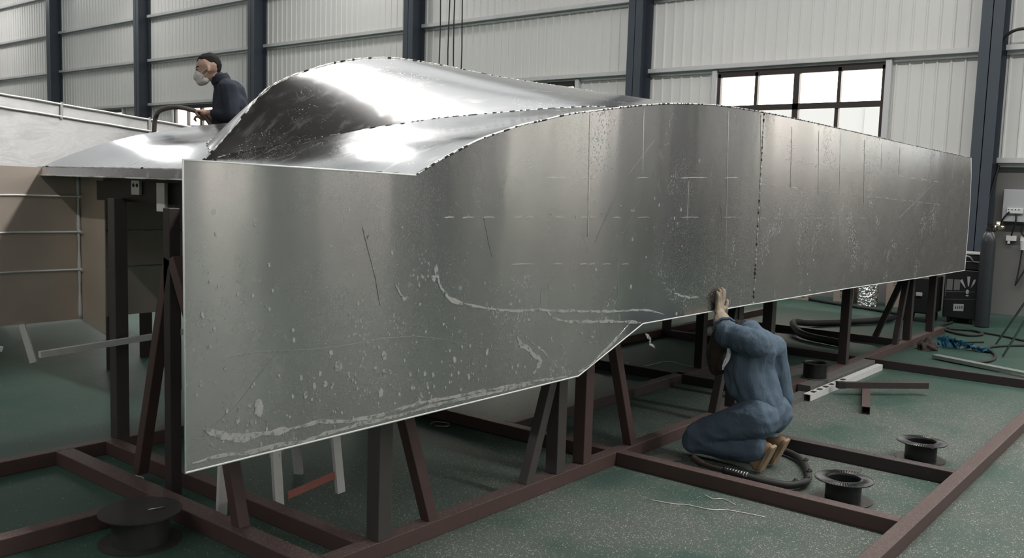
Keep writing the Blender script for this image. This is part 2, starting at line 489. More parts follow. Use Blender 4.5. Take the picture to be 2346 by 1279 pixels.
for side, x, sg in (('right', WX, -1), ('left', XL, 1)):
    bm = new(); ws = []
    for k in range(len(COLY)-1):
        c = (COLY[k]+COLY[k+1])/2
        ws.append(c)
        if sg > 0: profiled(bm, COLY[k], COLY[k+1], DADO, EAVE, x, sg); continue
        profiled(bm, COLY[k], c-1.47, DADO, EAVE, x, sg); profiled(bm, c+1.47, COLY[k+1], DADO, EAVE, x, sg)
        profiled(bm, c-1.47, c+1.47, WTOP+.02, EAVE, x, sg)
    profiled(bm, Y0, COLY[0], DADO, EAVE, x, sg); profiled(bm, COLY[-1], Y1, DADO, EAVE, x, sg)
    box(bm, (x if sg < 0 else x-.24, Y0, 0), (x+.24 if sg < 0 else x, Y1, DADO), 1)
    # outer leaf of the sandwich wall
    for k in range(len(COLY)-1):
        c = (COLY[k]+COLY[k+1])/2
        for a, b, z in ((COLY[k], c-1.47, DADO), (c+1.47, COLY[k+1], DADO), (c-1.47, c+1.47, WTOP+.02 if sg < 0 else DADO)):
            box(bm, (x+.03 if sg < 0 else x-.06, a, z), (x+.06 if sg < 0 else x-.03, b, EAVE+.1), 0)
    struct('wall_'+side, bm, ['wall', 'dado'])
    if side == 'right': WINS = ws

for nm, y in (('wall_front', Y0), ('wall_back', Y1)):
    bm = new(); s = -1 if nm == 'wall_front' else 1
    pts = [(XL, 0), (WX, 0), (WX, EAVE), (XM, RIDGE), (XL, EAVE)]
    extrude_poly(bm, pts, lambda a, b, t: V((a, y+s*t, b)), .1)
    struct(nm, bm, 'wall')

# roof of dark sheet; translucent band over the near bays, translucent panels by the eave further on
bm = new(); sk = new(); pale = new()
slope = lambda x: RIDGE-(RIDGE-EAVE)*(x-XM)/(WX-XM)
def strip(b_, xa, xb, za, zb, ya=Y0, yb=Y1): b_.faces.new([b_.verts.new(p) for p in ((xa, ya, za), (xb, ya, zb), (xb, yb, zb), (xa, yb, za))])
strip(bm, XL, XM, EAVE, RIDGE); strip(bm, XM, SKX[0], RIDGE, slope(SKX[0]))
strip(bm, SKX[0], SKX[1], slope(SKX[0]), slope(SKX[1]), SKY, Y1)
strip(sk, SKX[0], SKX[1], slope(SKX[0]), slope(SKX[1]), Y0, SKY)
PX = (12.2, 13.0)
strip(pale, SKX[1], PX[0], slope(SKX[1]), slope(PX[0])); strip(pale, PX[1], WX, slope(PX[1]), EAVE)  # unseen glowing sheet, added between the band and the eave
y = Y0
for c in (16.3, 26.8, 37.3):
    strip(pale, PX[0], PX[1], slope(PX[0]), slope(PX[1]), y, c-.8); y = c+.8
    strip(sk, PX[0], PX[1], slope(PX[0]), slope(PX[1]), c-.8, y)
strip(pale, PX[0], PX[1], slope(PX[0]), slope(PX[1]), y, Y1)
zl = lambda x: RIDGE-(RIDGE-EAVE)*(XM-x)/(XM-XL)-.02
strip(sk, -5.0, -4.78, zl(-5.0), zl(-4.78))  # added strip on the unseen slope, fill light for the frame front
r = bmesh.ops.solidify(bm, geom=bm.faces[:], thickness=-.05)
struct('ceiling', bm, 'roof')
struct('ceiling_skylight_fill_panel', sk, 'skylight'); struct('ceiling_skylight_fill_panel', pale, 'glow_roof')

# portal frames
n = 0
for i, y in enumerate(COLY):
    for x, s in ((WX, -1), (XL, 1)):
        bm = new(); n += 1
        xi = x+s*.42
        box(bm, (min(xi, xi-s*.014), y-.15, 0), (max(xi, xi-s*.014), y+.15, EAVE-.1))       # inner flange
        box(bm, (min(x+s*.03, x+s*.044), y-.15, 0), (max(x+s*.03, x+s*.044), y+.15, EAVE-.1))
        box(bm, (min(x+s*.03, xi), y-.006, 0), (max(x+s*.03, xi), y+.006, EAVE-.1))
        o = struct('steel_column', bm, 'column'); o['kind'] = 'structure'
    bm = new()
    bar(bm, (XL+.3, y, EAVE-.25), (XM, y, RIDGE-.25), .2, .4); bar(bm, (XM, y, RIDGE-.25), (WX-.3, y, EAVE-.25), .2, .4)
    o = struct('roof_beam', bm, 'column'); o['kind'] = 'structure'

# girts between the columns
for x, s in ((WX, -1), (XL, 1)):
    for z in (DADO+.04, 3.87, 5.22, 6.56, 7.9):
        for k in range(len(COLY)-1):
            a, b = COLY[k]+.15, COLY[k+1]-.15
            if z < 3: segs = [(a, (a+b)/2-1.45), ((a+b)/2+1.45, b)]
            else: segs = [(a, b)]
            bm = new()
            for p, q in segs:
                xa, xb = sorted((x+s*.021, x+s*.14)); box(bm, (xa, p, z), (xb, q, z+.012))
                xa, xb = sorted((x+s*.128, x+s*.14)); box(bm, (xa, p, z), (xb, q, z+.075))
                xa, xb = sorted((x+s*.021, x+s*.033)); box(bm, (xa, p, z-.06), (xb, q, z))
            o = struct('trim', bm, 'girt')

# windows: 4 lights in 2 rows, dark frames
wn = 0
for c in WINS:
    for x, s in ((WX, -1),):
        wn += 1
        bm = new()
        a, b, z0, z1, zm = c-1.45, c+1.45, DADO+.02, WTOP, 3.17
        def fb(p, q, r_, t, d=.05):
            xa, xb = sorted((x-s*.03, x+s*d)); box(bm, (xa, p, r_), (xb, q, t))
        fb(a, b, z0, z0+.06); fb(a, b, z1-.06, z1+.05); fb(a, a+.055, z0, z1); fb(b-.055, b, z0, z1)
        fb(a, b, zm-.05, zm+.05, .055)
        fb(c-.05, c+.05, z0, z1, .055)
        for k in (-1, 1):
            fb(c+k*.72-.028, c+k*.72+.028, zm, z1); fb(c+k*.70-.03, c+k*.70+.03, z0, zm, .04)
        w = struct('window_%d' % wn, bm, 'winframe')
        bm = new()
        box(bm, (x-.006, a+.05, z0+.05), (x-.001, b-.05, z1-.05)); obj('pane', bm, 'glass', w)
        bm = new()
        for y in (a-.05, b+.05):
            xa, xb = sorted((x+s*.022, x+s*.10)); box(bm, (xa, y-.045, z0), (xb, y+.045, z1+.07))
        obj('jamb', bm, 'jamb', w)

# what the windows look out on
bm = new()
bx = 27.0
box(bm, (bx, -30, 0), (bx+.4, 55, 2.2)); box(bm, (bx, -30, 3.1), (bx+.4, 55, 4.3))
for k in range(18): box(bm, (bx-.05, -30+k*4.8, 0), (bx+.3, -29.5+k*4.8, 4.3))
box(bm, (bx+.2, -30, 2.2), (bx+.3, 55, 3.1), 1)
struct('exterior_building_wall', bm, ['bldg', 'bldg_glass'])

# ------------------------------------------------------------------ the hull
STREAKS = [([(2.7,1.325),(2.701,1.29),(2.718,1.247),(2.751,1.201),(2.799,1.164),(2.868,1.151)],0.02),([(2.868,1.151),(2.969,1.125),(3.104,1.1),(3.263,1.08),(3.397,1.077),(3.502,1.06),(3.764,1.037),(4.051,1.01),(4.272,0.998),(4.462,0.981),(4.625,0.944)],0.01),([(3.474,1.064),(3.511,1.039),(3.541,1.015),(3.652,0.996),(3.847,0.973),(4.142,0.947),(4.362,0.92)],0.013),([(3.247,0.96),(3.288,0.918),(3.346,0.886),(3.395,0.851),(3.446,0.818),(3.406,0.787),(3.387,0.762)],0.02),([(3.32,0.946),(3.389,0.907),(3.46,0.866),(3.498,0.833)],0.008),([(1.623,0.828),(1.672,0.807),(1.705,0.788),(1.773,0.77),(1.844,0.773),(1.917,0.768),(1.959,0.764)],0.022),([(1.955,0.764),(2.032,0.766),(2.092,0.769),(2.239,0.742),(2.305,0.74),(2.373,0.737),(2.614,0.749),(2.883,0.743),(3.152,0.734),(3.486,0.722),(3.67,0.713)],0.012),([(1.575,0.725),(1.672,0.729),(1.773,0.715),(1.918,0.716),(2.033,0.709),(2.154,0.718),(2.328,0.722),(2.467,0.72),(2.693,0.726),(3.0,0.724),(3.382,0.716)],0.012),([(4.732,1.06),(4.814,1.038),(4.925,1.019),(5.038,1.016)],0.012),([(4.416,0.85),(4.477,0.811),(4.47,0.781),(4.531,0.761)],0.02),([(2.671,1.265),(2.702,1.272)],0.03),([(2.466,1.26),(2.491,1.219),(2.516,1.193),(2.54,1.202)],0.01),([(4.233,0.918),(4.064,0.828),(3.863,0.736),(3.765,0.722)],0.012)]
SCRATCHES = [([(1.61,0.808),(1.739,0.889),(1.843,0.994),(1.916,1.062)],0.003),([(3.859,1.376),(4.007,1.578),(4.166,1.743),(4.424,1.944)],0.003),([(3.081,0.942),(3.229,1.13),(3.387,1.264)],0.003),([(4.028,1.301),(4.147,1.438),(4.311,1.628)],0.003),([(2.387,1.179),(2.362,1.283),(2.314,1.42),(2.291,1.487)],0.004),([(2.991,1.516),(3.031,1.399),(3.057,1.34)],0.004),([(9.065,1.478),(9.75,1.695),(10.201,1.838)],0.006),([(5.251,1.224),(5.316,1.445),(5.269,1.584)],0.004),([(1.689,1.06),(1.825,1.064),(1.916,1.056),(2.069,1.044),(2.234,1.041),(2.412,1.046),(2.581,1.037),(2.763,1.002),(2.991,0.943),(3.24,0.893)],0.004)]
DISCS = [(1.973,1.123,0.0078),(1.977,1.087,0.0093),(1.873,1.208,0.0076),(2.182,0.964,0.023),(2.414,0.976,0.019),(2.146,1.021,0.0114),(2.328,1.033,0.0118),(2.096,0.949,0.0097),(2.011,0.945,0.0095),(2.447,1.382,0.0086),(2.32,1.448,0.0083),(2.824,0.906,0.0151),(3.037,0.912,0.0137),(2.92,0.817,0.0135),(2.982,0.796,0.0078),(2.56,0.88,0.0107),(2.644,0.87,0.0109),(2.694,0.855,0.0129),(2.399,0.829,0.019),(2.416,0.906,0.0156),(2.57,0.82,0.009),(2.664,0.809,0.0091),(2.626,0.784,0.0091),(2.868,0.768,0.0095),(1.747,0.837,0.0119),(1.831,0.865,0.0303),(2.501,0.806,0.0088),(2.614,0.762,0.0109),(4.239,1.131,0.012),(4.075,1.135,0.0094),(3.496,1.174,0.0085),(3.698,1.165,0.011),(4.689,1.505,0.0102),(4.505,1.581,0.0099),(4.762,1.556,0.0129),(4.453,1.617,0.0074),(2.6,1.242,0.0071),(2.608,1.166,0.0072),(2.275,1.196,0.0083),(2.232,1.158,0.0066),(1.641,1.318,0.0071),(1.673,1.302,0.0057),(1.747,1.268,0.0073),(3.261,1.128,0.0081),(1.782,0.79,0.0075),(1.808,0.769,0.006),(1.608,0.984,0.01),(1.592,0.95,0.0057),(1.64,1.103,0.01),(1.657,1.159,0.0086),(1.617,1.213,0.0127),(2.851,0.844,0.0095),(2.795,0.881,0.0075),(2.369,0.93,0.0103),(2.031,0.88,0.0143),(2.07,0.906,0.0128),(2.121,0.906,0.013)]
DASHES = [[(3.448,1.704),(3.589,1.71)],[(3.734,1.712),(3.795,1.716)],[(3.811,1.714),(3.854,1.717)],[(4.257,1.726),(4.372,1.732)],[(4.743,1.74),(5.072,1.752)],[(5.31,1.756),(5.498,1.764)],[(2.741,1.519),(2.8,1.521)],[(2.854,1.518),(2.924,1.52)],[(2.988,1.518),(3.061,1.519)],[(3.21,1.516),(3.267,1.518)],[(3.284,1.516),(3.346,1.518)],[(3.518,1.515),(3.583,1.516)],[(3.732,1.513),(3.801,1.515)],[(3.817,1.513),(3.873,1.515)],[(4.034,1.511),(4.106,1.513)],[(4.284,1.51),(4.405,1.512)],[(4.767,1.507),(4.985,1.509)],[(5.34,1.504),(5.531,1.506)],[(3.195,1.302),(3.358,1.297)],[(3.517,1.288),(3.59,1.286)],[(3.74,1.277),(3.81,1.276)],[(3.826,1.273),(3.886,1.273)],[(3.947,1.268),(4.031,1.266)],[(4.139,1.259),(4.206,1.258)],[(5.855,1.73),(5.956,1.727)],[(6.03,1.725),(6.135,1.723)],[(6.212,1.721),(6.323,1.718)],[(6.403,1.716),(6.519,1.713)],[(6.603,1.711),(6.724,1.708)],[(6.813,1.706),(6.939,1.703)],[(7.032,1.7),(7.166,1.697)],[(7.263,1.695),(7.404,1.691)],[(7.455,1.69),(7.601,1.686)],[(7.654,1.685),(7.807,1.681)],[(7.862,1.68),(8.021,1.676)],[(8.079,1.674),(8.245,1.67)],[(8.306,1.668),(8.48,1.664)],[(8.543,1.663),(8.725,1.658)],[(8.791,1.656),(8.981,1.652)],[(9.051,1.65),(9.251,1.645)],[(9.324,1.643),(9.534,1.638)],[(9.61,1.636),(9.831,1.63)],[(9.912,1.628),(10.144,1.623)],[(10.229,1.62),(10.473,1.614)],[(6.261,1.916),(6.356,1.914)],[(6.47,1.913),(6.57,1.911)],[(6.69,1.909),(6.796,1.908)],[(6.922,1.906),(7.033,1.904)],[(7.167,1.902),(7.284,1.9)],[(7.425,1.898),(7.549,1.896)],[(7.698,1.894),(7.83,1.892)],[(7.987,1.89),(8.127,1.888)],[(8.294,1.885),(8.442,1.883)],[(8.621,1.88),(8.778,1.878)],[(8.968,1.875),(9.136,1.872)],[(9.339,1.869),(9.519,1.867)],[(9.736,1.863),(9.929,1.86)],[(10.161,1.857),(10.368,1.854)],[(5.873,1.498),(5.975,1.494)],[(6.115,1.496),(6.223,1.492)],[(6.373,1.495),(6.488,1.491)],[(6.647,1.493),(6.77,1.489)],[(6.94,1.491),(7.07,1.487)],[(7.252,1.489),(7.392,1.485)],[(7.587,1.487),(7.738,1.482)],[(7.947,1.485),(8.109,1.48)]]
VERTS = [([(3.781,2.043),(3.793,1.73),(3.805,1.411)],0.009),([(4.292,2.11),(4.301,1.929),(4.31,1.747)],0.006),([(5.312,2.194),(5.349,1.713),(5.387,1.218)],0.006),([(4.84,1.732),(4.842,1.612),(4.843,1.491)],0.005),([(5.798,2.195),(5.851,1.762),(5.905,1.317)],0.004),([(6.335,2.153),(6.357,1.936),(6.379,1.716)],0.006),([(6.86,2.157),(6.894,1.91),(6.929,1.66)],0.003),([(7.322,2.171),(7.36,1.92),(7.398,1.666)],0.004),([(7.92,2.155),(7.961,1.879),(8.003,1.598)],0.003),([(8.391,2.165),(8.401,2.039),(8.411,1.913)],0.003),([(8.927,2.155),(8.939,2.023),(8.951,1.891)],0.003),([(10.012,2.148),(10.031,1.992),(10.051,1.835)],0.006),([(10.5,2.125),(10.524,1.986),(10.547,1.846)],0.003),([(3.426,1.178),(3.425,1.136),(3.423,1.094)],0.004),([(4.088,1.299),(4.102,1.181),(4.116,1.061)],0.003)]
YP, YF, YC = 2.6, 5.96, 4.28
TP = [(2.57,1.69),(2.687,1.746),(2.817,1.801),(2.954,1.855),(3.1,1.898),(3.25,1.94),(3.415,1.974),(3.588,2.013),(3.81,2.048),(4.137,2.098),(4.406,2.134),(4.65,2.161),(5.2,2.198),(5.68,2.209),(6.2,2.212),(7.07,2.207),(8.13,2.198),(9.465,2.185),(10.6,2.178),(11.72,2.171)]
KP = [(2.6,1.69),(2.68,1.757),(2.78,1.858),(2.918,2.006),(3.03,2.134),(3.16,2.214),(3.326,2.285),(3.616,2.379),(3.97,2.442),(4.402,2.455),(5.083,2.446),(6.525,2.47),(7.489,2.47),(9.5,2.45),(11.72,2.42)]
WP = [(2.6,.001),(2.68,.03),(2.755,.08),(2.85,.24),(2.956,.42),(3.15,.57),(3.38,.70),(3.86,.88),(4.55,1.08),(5.5,1.30),(6.5,1.48),(7.5,1.58),(9.5,1.62),(11.72,1.63)]
def interp(P):
    n = len(P); m = []
    for i in range(n):
        a, b = P[max(i-1, 0)], P[min(i+1, n-1)]; m.append((b[1]-a[1])/(b[0]-a[0]))
    def f(x):
        if x <= P[0][0]: return P[0][1]
        if x >= P[-1][0]: return P[-1][1]
        i = max(k for k in range(n-1) if P[k][0] <= x); h = P[i+1][0]-P[i][0]; t = (x-P[i][0])/h
        return (2*t**3-3*t*t+1)*P[i][1]+(t**3-2*t*t+t)*h*m[i]+(-2*t**3+3*t*t)*P[i+1][1]+(t**3-t*t)*h*m[i+1]
    return f
T, K, W = interp(TP), interp(KP), interp(WP)

hull = thing('aluminium_hull', 'bare aluminium boat hull set upside down on the steel frame, stained and scratched', 'boat hull', (6.7, YC, 0))

bot_f = [(5.85, .905), (4.387, .911), (3.767, .699), (1.551, .698)]
top_f = [(1.55, 1.708), (2.57, 1.69)]+[(x, T(x)) for x in [2.57+.08*i for i in range(1, 41)] if x < 5.80]+[(5.85, T(5.85))]
aft = [(5.85, T(5.85))]+[(5.85+.25*i, T(5.85+.25*i)) for i in range(1, 24)]+[(11.72, 2.171), (11.80, 1.95), (11.845, 1.65), (11.86, 1.3), (11.855, .83), (9.8, .853), (7.83, .885), (5.85, .903)]

def ribbon(bm, pts, w, y, mi, jit=.35):
    P = [V((p[0], 0, p[1])) for p in pts]; Q = []
    for a, b in zip(P, P[1:]):
        k = max(2, int((b-a).length/.03)); Q += [a.lerp(b, i/k) for i in range(k)]
    Q.append(P[-1]); L, R_ = [], []
    for i, p in enumerate(Q):
        t = (Q[min(i+1, len(Q)-1)]-Q[max(i-1, 0)]).normalized(); nn = V((-t.z, 0, t.x))
        ww = w/2*(1+jit*(random.random()*2-1)); c = p+nn*(w*jit*.4*(random.random()*2-1))
        if i in (0, len(Q)-1): ww *= .35
        L.append((c+nn*ww)); R_.append((c-nn*ww))
    e0 = .0007*random.random()
    def vv(p, d): return bm.verts.new((p.x, y-d-(e0 if d > 0 else 0), p.z))
    A = [vv(p, .0011) for p in L]; B = [vv(p, .0011) for p in R_]; A0 = [vv(p, -.0005) for p in L]; B0 = [vv(p, -.0005) for p in R_]
    for i in range(len(A)-1):
        for q in ((A[i], A[i+1], B[i+1], B[i]), (A0[i], A0[i+1], A[i+1], A[i]), (B[i], B[i+1], B0[i+1], B0[i])):
            bm.faces.new(q).material_index = mi

def dot(bm, x, z, r, y, mi):
    n = 22; r *= .85; ph = random.random()*6; rr = [r*(1+.12*math.sin(2*PI*k/22*2+ph)+.07*math.sin(2*PI*k/22*5+ph*2)) for k in range(n)]; e0 = .0006*random.random()
    A = [bm.verts.new((x+.8*rr[k]*math.cos(2*PI*k/n), y-.0012-e0, z+1.1*rr[k]*math.sin(2*PI*k/n))) for k in range(n)]
    B = [bm.verts.new((x+.8*rr[k]*math.cos(2*PI*k/n), y+.0005, z+1.1*rr[k]*math.sin(2*PI*k/n))) for k in range(n)]
    bm.faces.new(A).material_index = mi
    for k in range(n): bm.faces.new((A[k], A[(k+1) % n], B[(k+1) % n], B[k])).material_index = mi

bm = new(); bm2 = new()
extrude_poly(bm, top_f+bot_f, lambda a, b, t: V((a, YP+t, b)), .006, 0, 1)
extrude_poly(bm2, aft, lambda a, b, t: V((a, YP+t, b)), .006, 0, 1)
tgt = lambda pts: bm if sum(p[0] for p in pts)/len(pts) < 5.84 else bm2
for pts, w in STREAKS: ribbon(tgt(pts), pts, w, YP, 2, .5)
for pts, w in SCRATCHES: ribbon(tgt(pts), pts, w*.28, YP, 3, .8)
for pts, w in VERTS: ribbon(tgt(pts), pts, w, YP, 4, .15)
for a, b in DASHES: ribbon(tgt([a, b]), [a, ((a[0]+b[0])/2, (a[1]+b[1])/2+.002), b], .0045, YP, 4, .3)
rs = random.Random(3)
for cx_, cz_, sx_, sz_, n_, r_ in ((2.05, .86, .22, .06, 46, .006), (1.85, .78, .25, .05, 40, .005), (2.75, .93, .45, .10, 60, .006), (3.35, .86, .30, .09, 40, .006), (1.72, 1.15, .12, .25, 60, .005), (2.6, 1.25, .3, .2, 40, .004), (4.3, 1.45, .30, .14, 26, .006), (2.4, .84, .5, .04, 60, .005)):
    for _ in range(n_):
        x, z = rs.gauss(cx_, sx_), rs.gauss(cz_, sz_)
        if 1.6 < x < 4.9 and .73+max(0, (x-3.7)*.34) < z < 1.6: dot(bm, x, z, r_*(.4+1.2*rs.random()**2), YP, 2)
for x, z, r in DISCS: dot(bm if x < 5.84 else bm2, x, z, r, YP, 2)
pm = ['panel', 'alu_edge', 'residue', 'scratch', 'heatmark']
o = obj('side_panel', bm, pm, hull); o['label'] = 'fore side panel with chalky drip lines and square lower corner'
o = obj('side_panel', bm2, pm, hull); o['label'] = 'aft side panel beyond the dark vertical weld'

# far side panel: seen from inside, with its stiffener welds
bm = new(); extrude_poly(bm, top_f[:-1]+aft+[(5.85, .904)]+bot_f[1:], lambda a, b, t: V((a, YF-t, b)), .006, 0, 1)
o = obj('far_side_panel', bm, ['alu_inner', 'alu_edge'], hull)
for z, xe in ((1.51, 2.85), (1.278, 3.6), (1.03, 3.6)):
    bm = new(); tube(bm, [(1.6, YF-.012, z-.01), (2.4, YF-.012, z+.004), (2.775, YF-.014, z), (2.788, YF-.03, z+.002), (2.789, YF-.06, z)], [.007, .007, .009, .011, .012], 6)
    obj('stiffener_weld', bm, 'alu_edge', hull)
    if xe > 3:
        bm = new(); tube(bm, [(2.84, YF-.012, z), (xe, YF-.012, z)], .007, 6); obj('stiffener_weld', bm, 'alu_edge', hull)
bm = new(); tube(bm, [(2.79, YF-.016, .70+.94*i/30+.0) for i in range(31)], [.011+.003*math.sin(i*7.) for i in range(31)], 6); obj('corner_weld', bm, 'alu_edge', hull)
bm = new(); tube(bm, [(3.47, YF-.012, .9+.6*i/12) for i in range(13)], .009, 6); obj('corner_weld', bm, 'alu_edge', hull)
bm = new(); extrude_poly(bm, [(YF-.007, .69), (YF-.007, 1.64), (YF-.33, 1.64), (YF-.345, 1.52), (YF-.33, .63)], lambda a, b, t: V((2.80+t, a, b)), .006, 0, 1)
obj('frame_web', bm, ['alu_inner', 'alu_edge'], hull)
bm = new(); bar(bm, (2.42, YF-.02, .70), (2.47, YF-.05, .455), .035, .035); obj('support_stub', bm, 'alu_edge', hull)
bm = new(); bar(bm, (2.0, YF-.02, .66), (2.27, YF-.10, .57), .03, .03)
obj('support_stub', bm, 'alu_edge', hull)

# centre hull, tunnel decks
xs = [2.6, 2.63, 2.68, 2.73, 2.79, 2.86, 2.93]+[3.0+.1*i for i in range(21)]+[5.2+.22*i for i in range(30)]
xs = [x for x in xs if x < 11.7]+[11.72]
NU = 20; PU = 1.12
for s, nm in ((-1, 'keel_plate'), (1, 'far_keel_plate')):
    bm = new(); rows = []
    for x in xs:
        rows.append([V((x, YC+s*W(x)*u, T(x)+(K(x)-T(x))*(1-u**PU))) for u in [i/NU for i in range(NU+1)]])
    sheet(bm, rows, .005)
    obj(nm, bm, 'hump', hull)
    bm = new(); rows = []
    for x in [2.57]+xs:
        w = W(x) if x > 2.57 else .0; yo = 1.68
        rows.append([V((x, YC+s*(w+(yo-w)*v), T(x)-.035*math.sin(PI*v)*min(1, (x-2.57)*1.2))) for v in [i/12 for i in range(13)]])
    sheet(bm, rows, .005)
    obj('tunnel_deck' if s < 0 else 'far_tunnel_deck', bm, 'alu', hull)

# folded lip across the front of the tunnels
bm = new()
extrude_poly(bm, [(2.585, 1.70), (2.57, 1.695), (2.555, 1.645), (2.60, 1.637), (2.60, 1.643), (2.562, 1.650), (2.575, 1.69)], lambda a, b, t: V((a, YP+.01+t, b)), YF-YP+.05)
obj('front_lip', bm, 'hump', hull)
bm = new(); box(bm, (2.72, 3.2, 1.50), (2.78, 5.55, 1.62)); obj('cross_frame', bm, 'primer_dark', hull)
bm = new(); box(bm, (2.70, 5.0, 1.545), (2.716, 5.09, 1.628))
for y in (5.025, 5.065): bmesh.ops.create_cone(bm, cap_ends=True, segments=14, radius1=.011, radius2=.011, depth=.003, matrix=Matrix.Translation((2.699, y, 1.60)) @ Matrix.Rotation(PI/2, 4, 'Y'))
for f in bm.faces:
    if len(f.verts) == 14 or f.calc_area() < .0001: f.material_index = 1
obj('drilled_bracket', bm, ['alu_edge', 'ink'], hull)
bm = new(); box(bm, (2.68, 4.69, 1.46), (2.70, 4.775, 1.62)); obj('bracket', bm, 'alu_edge', hull)
for x in (3.62, 7.8):
    bm = new(); box(bm, (x, 2.62, 1.0), (x+.01, 5.9, 1.98)); obj('bulkhead', bm, 'alu', hull)
bm = new(); box(bm, (11.72, 2.61, .9), (11.726, 5.95, 2.16)); obj('transom', bm, 'alu', hull)
for y in (2.70, 5.86):
    bm = new(); box(bm, (3.7, y-.025, 1.6), (7.7, y+.025, 1.66)); obj('stringer', bm, 'alu', hull)

def weld_line(bm, pts, r=.006, step=.03, gap=.35, dark=.35):
    """one continuous run of weld: thick where a bead was laid, thin between the beads"""
    P = [V(p) for p in pts]; Q = []
    for a, b in zip(P, P[1:]):
        k = max(1, int((b-a).length/(step*.5))); Q += [a.lerp(b, i/k) for i in range(k)]
    Q.append(P[-1]); rr = []; mi = []; on = True; left = 3; m = 0
    for q in Q:
        left -= 1
        if left <= 0:
            on = not on or random.random() > gap; left = random.randint(2, 4) if on else random.randint(1, 5); m = 1 if random.random() < dark else 0
        rr.append(r*(.75+.5*random.random()) if on else r*.35); mi.append(m if on else 0)
    n0 = len(bm.faces); tube(bm, Q, rr, 6)
    bm.faces.ensure_lookup_table()
    for i in range(len(Q)-1):
        for k in range(6): bm.faces[n0+i*6+k].material_index = mi[i]
bm = new(); weld_line(bm, [(x, YP-.001, T(x)+.001) for x in [2.58+.06*i for i in range(153)]], .0046, .013, .8, .75)
obj('weld_seam', bm, ['weld', 'soot'], hull)
bm = new(); tube(bm, [(x, YP+.003, T(x)+.002) for x in [2.58+.06*i for i in range(153)]], .004, 6)
obj('edge_bead', bm, 'alu_edge', hull)
for pts in ([(2.57, 1.69), (1.55, 1.708), (1.551, .698), (3.767, .699), (4.387, .911), (5.85, .905)], [(5.85, .903), (7.83, .885), (9.8, .853), (11.855, .83), (11.86, 1.3), (11.845, 1.65), (11.80, 1.95), (11.72, 2.171)]):
    bm = new(); tube(bm, [(x, YP+.001, z) for x, z in pts], .0042, 6); obj('cut_edge_glint', bm, 'bright_edge', hull)
bm = new(); weld_line(bm, [(x, YC, K(x)+.003) for x in [2.64+.06*i for i in range(150)]], .0042, .02, .6, .3)
obj('keel_weld', bm, ['weld', 'soot'], hull)
for s in (-1, 1):
    bm = new(); weld_line(bm, [(x, YC+s*(W(x)+.003), T(x)+.004) for x in [2.72+.05*i for i in range(80)]], .0042, .018, .7, .95)
    obj('chine_weld', bm, ['weld', 'soot'], hull)
bm = new(); weld_line(bm, [(2.575, 2.7+.05*i, 1.698) for i in range(66)], .0055, .03, .8, .12); obj('lip_weld', bm, ['alu_edge', 'soot'], hull)
bm = new(); weld_line(bm, [(2.556, 2.7+.05*i, 1.642) for i in range(66)], .005, .10, .5, .2); obj('lip_weld', bm, ['alu_edge', 'soot'], hull)
bm = new(); weld_line(bm, [(5.85, YP-.001, .908+.0433*i) for i in range(31)], .0048, .012, .8, .6)
obj('plate_joint_weld', bm, ['weld', 'soot'], hull)

# ------------------------------------------------------------------ second hull standing behind
h2 = thing('aluminium_hull', 'wire-brushed aluminium hull with two rails along its top edge, standing behind the stained one', 'boat hull', (3.0, 8.0, 0))
def side2(x, t): # t 0 bottom .. 1 top
    zt = 2.29-.085*(x-3.13); zb = 1.0
    z = zb+(zt-zb)*t
    return V((x, 8.0+.35*(t-1)*1.0, z))
bm = new(); rows = []
for i in range(25):
    x = .6+.2*i; rows.append([side2(x, j/8) for j in range(9)])
sheet(bm, rows, .006); obj('plate', bm, 'brushed', h2)
for dz in (0, -.108):
    bm = new(); tube(bm, [side2(.6+.2*i, 1)+V((0, -.02-(.03 if dz else 0), dz+.002*math.sin(i*2.3))) for i in range(25)], .010, 6)
    obj('rail', bm, 'alu_edge', h2)
for x in (3.62, 4.42):
    bm = new(); bar(bm, side2(x, 1)+V((0, -.02, .02)), side2(x-.02, 1)+V((0, -.055, -.125)), .02, .012); obj('strut', bm, 'alu_plain', h2)
bm = new(); rows = []
for i in range(25):
    x = .6+.2*i; rows.append([V((x, 8.0+3.2*j/6, side2(x, 1).z-.01-.12*(j/6)**2)) for j in range(7)])
sheet(bm, rows, .006); obj('deck', bm, 'alu', h2)  # unseen hull top, added to shade the floor on the left
bm = new(); box(bm, (.6, 11.2, .6), (5.4, 11.21, 2.0)); obj('far_plate', bm, 'alu_inner', h2)
for x in (1.0, 2.6, 4.2):
    bm = new(); box(bm, (x, 7.72, 0), (x+.08, 7.80, 1.2)); obj('stand_post', bm, 'primer_dark', h2)
    bm = new(); box(bm, (x, 11.1, 0), (x+.08, 11.18, 1.2)); obj('stand_post', bm, 'primer_dark', h2)

# ------------------------------------------------------------------ the steel base frame
fr = thing('steel_base_frame', 'red-brown welded steel tube frame on the floor carrying the upturned hull', 'frame', (5.0, 3.0, 0))
B = .004
def beam(p0, p1, m='primer', w=.08, h=.08, nm='beam'):
    bm = new(); bar(bm, p0, p1, w, h, 0, B); return obj(nm, bm, m, fr)
zc = .04
for y, xa, xb in ((2.88, 2.36, 12.15), (5.18, -1.5, 12.15), (1.167, 2.0, 9.18)):
    beam((xa, y, zc), (xb, y, zc))
beam((-1.5, 4.07, zc), (2.26, 4.07, zc)); beam((4.63, 3.75, zc), (9.1, 3.75, zc), 'primer_dark')
for x, ya, yb in ((2.31, 2.84, 5.14), (2.59, 2.92, 5.14), (4.59, 1.207, 2.84), (4.59, 2.92, 5.14), (5.66, 1.207, 2.84), (7.0, 2.92, 5.14), (9.14, 1.207, 2.84), (9.14, 2.92, 5.14), (10.64, 2.92, 5.14)):
    beam((x, ya, zc), (x, yb, zc), 'primer' if x < 5 else 'primer_dark', .1 if x == 2.31 else .08)
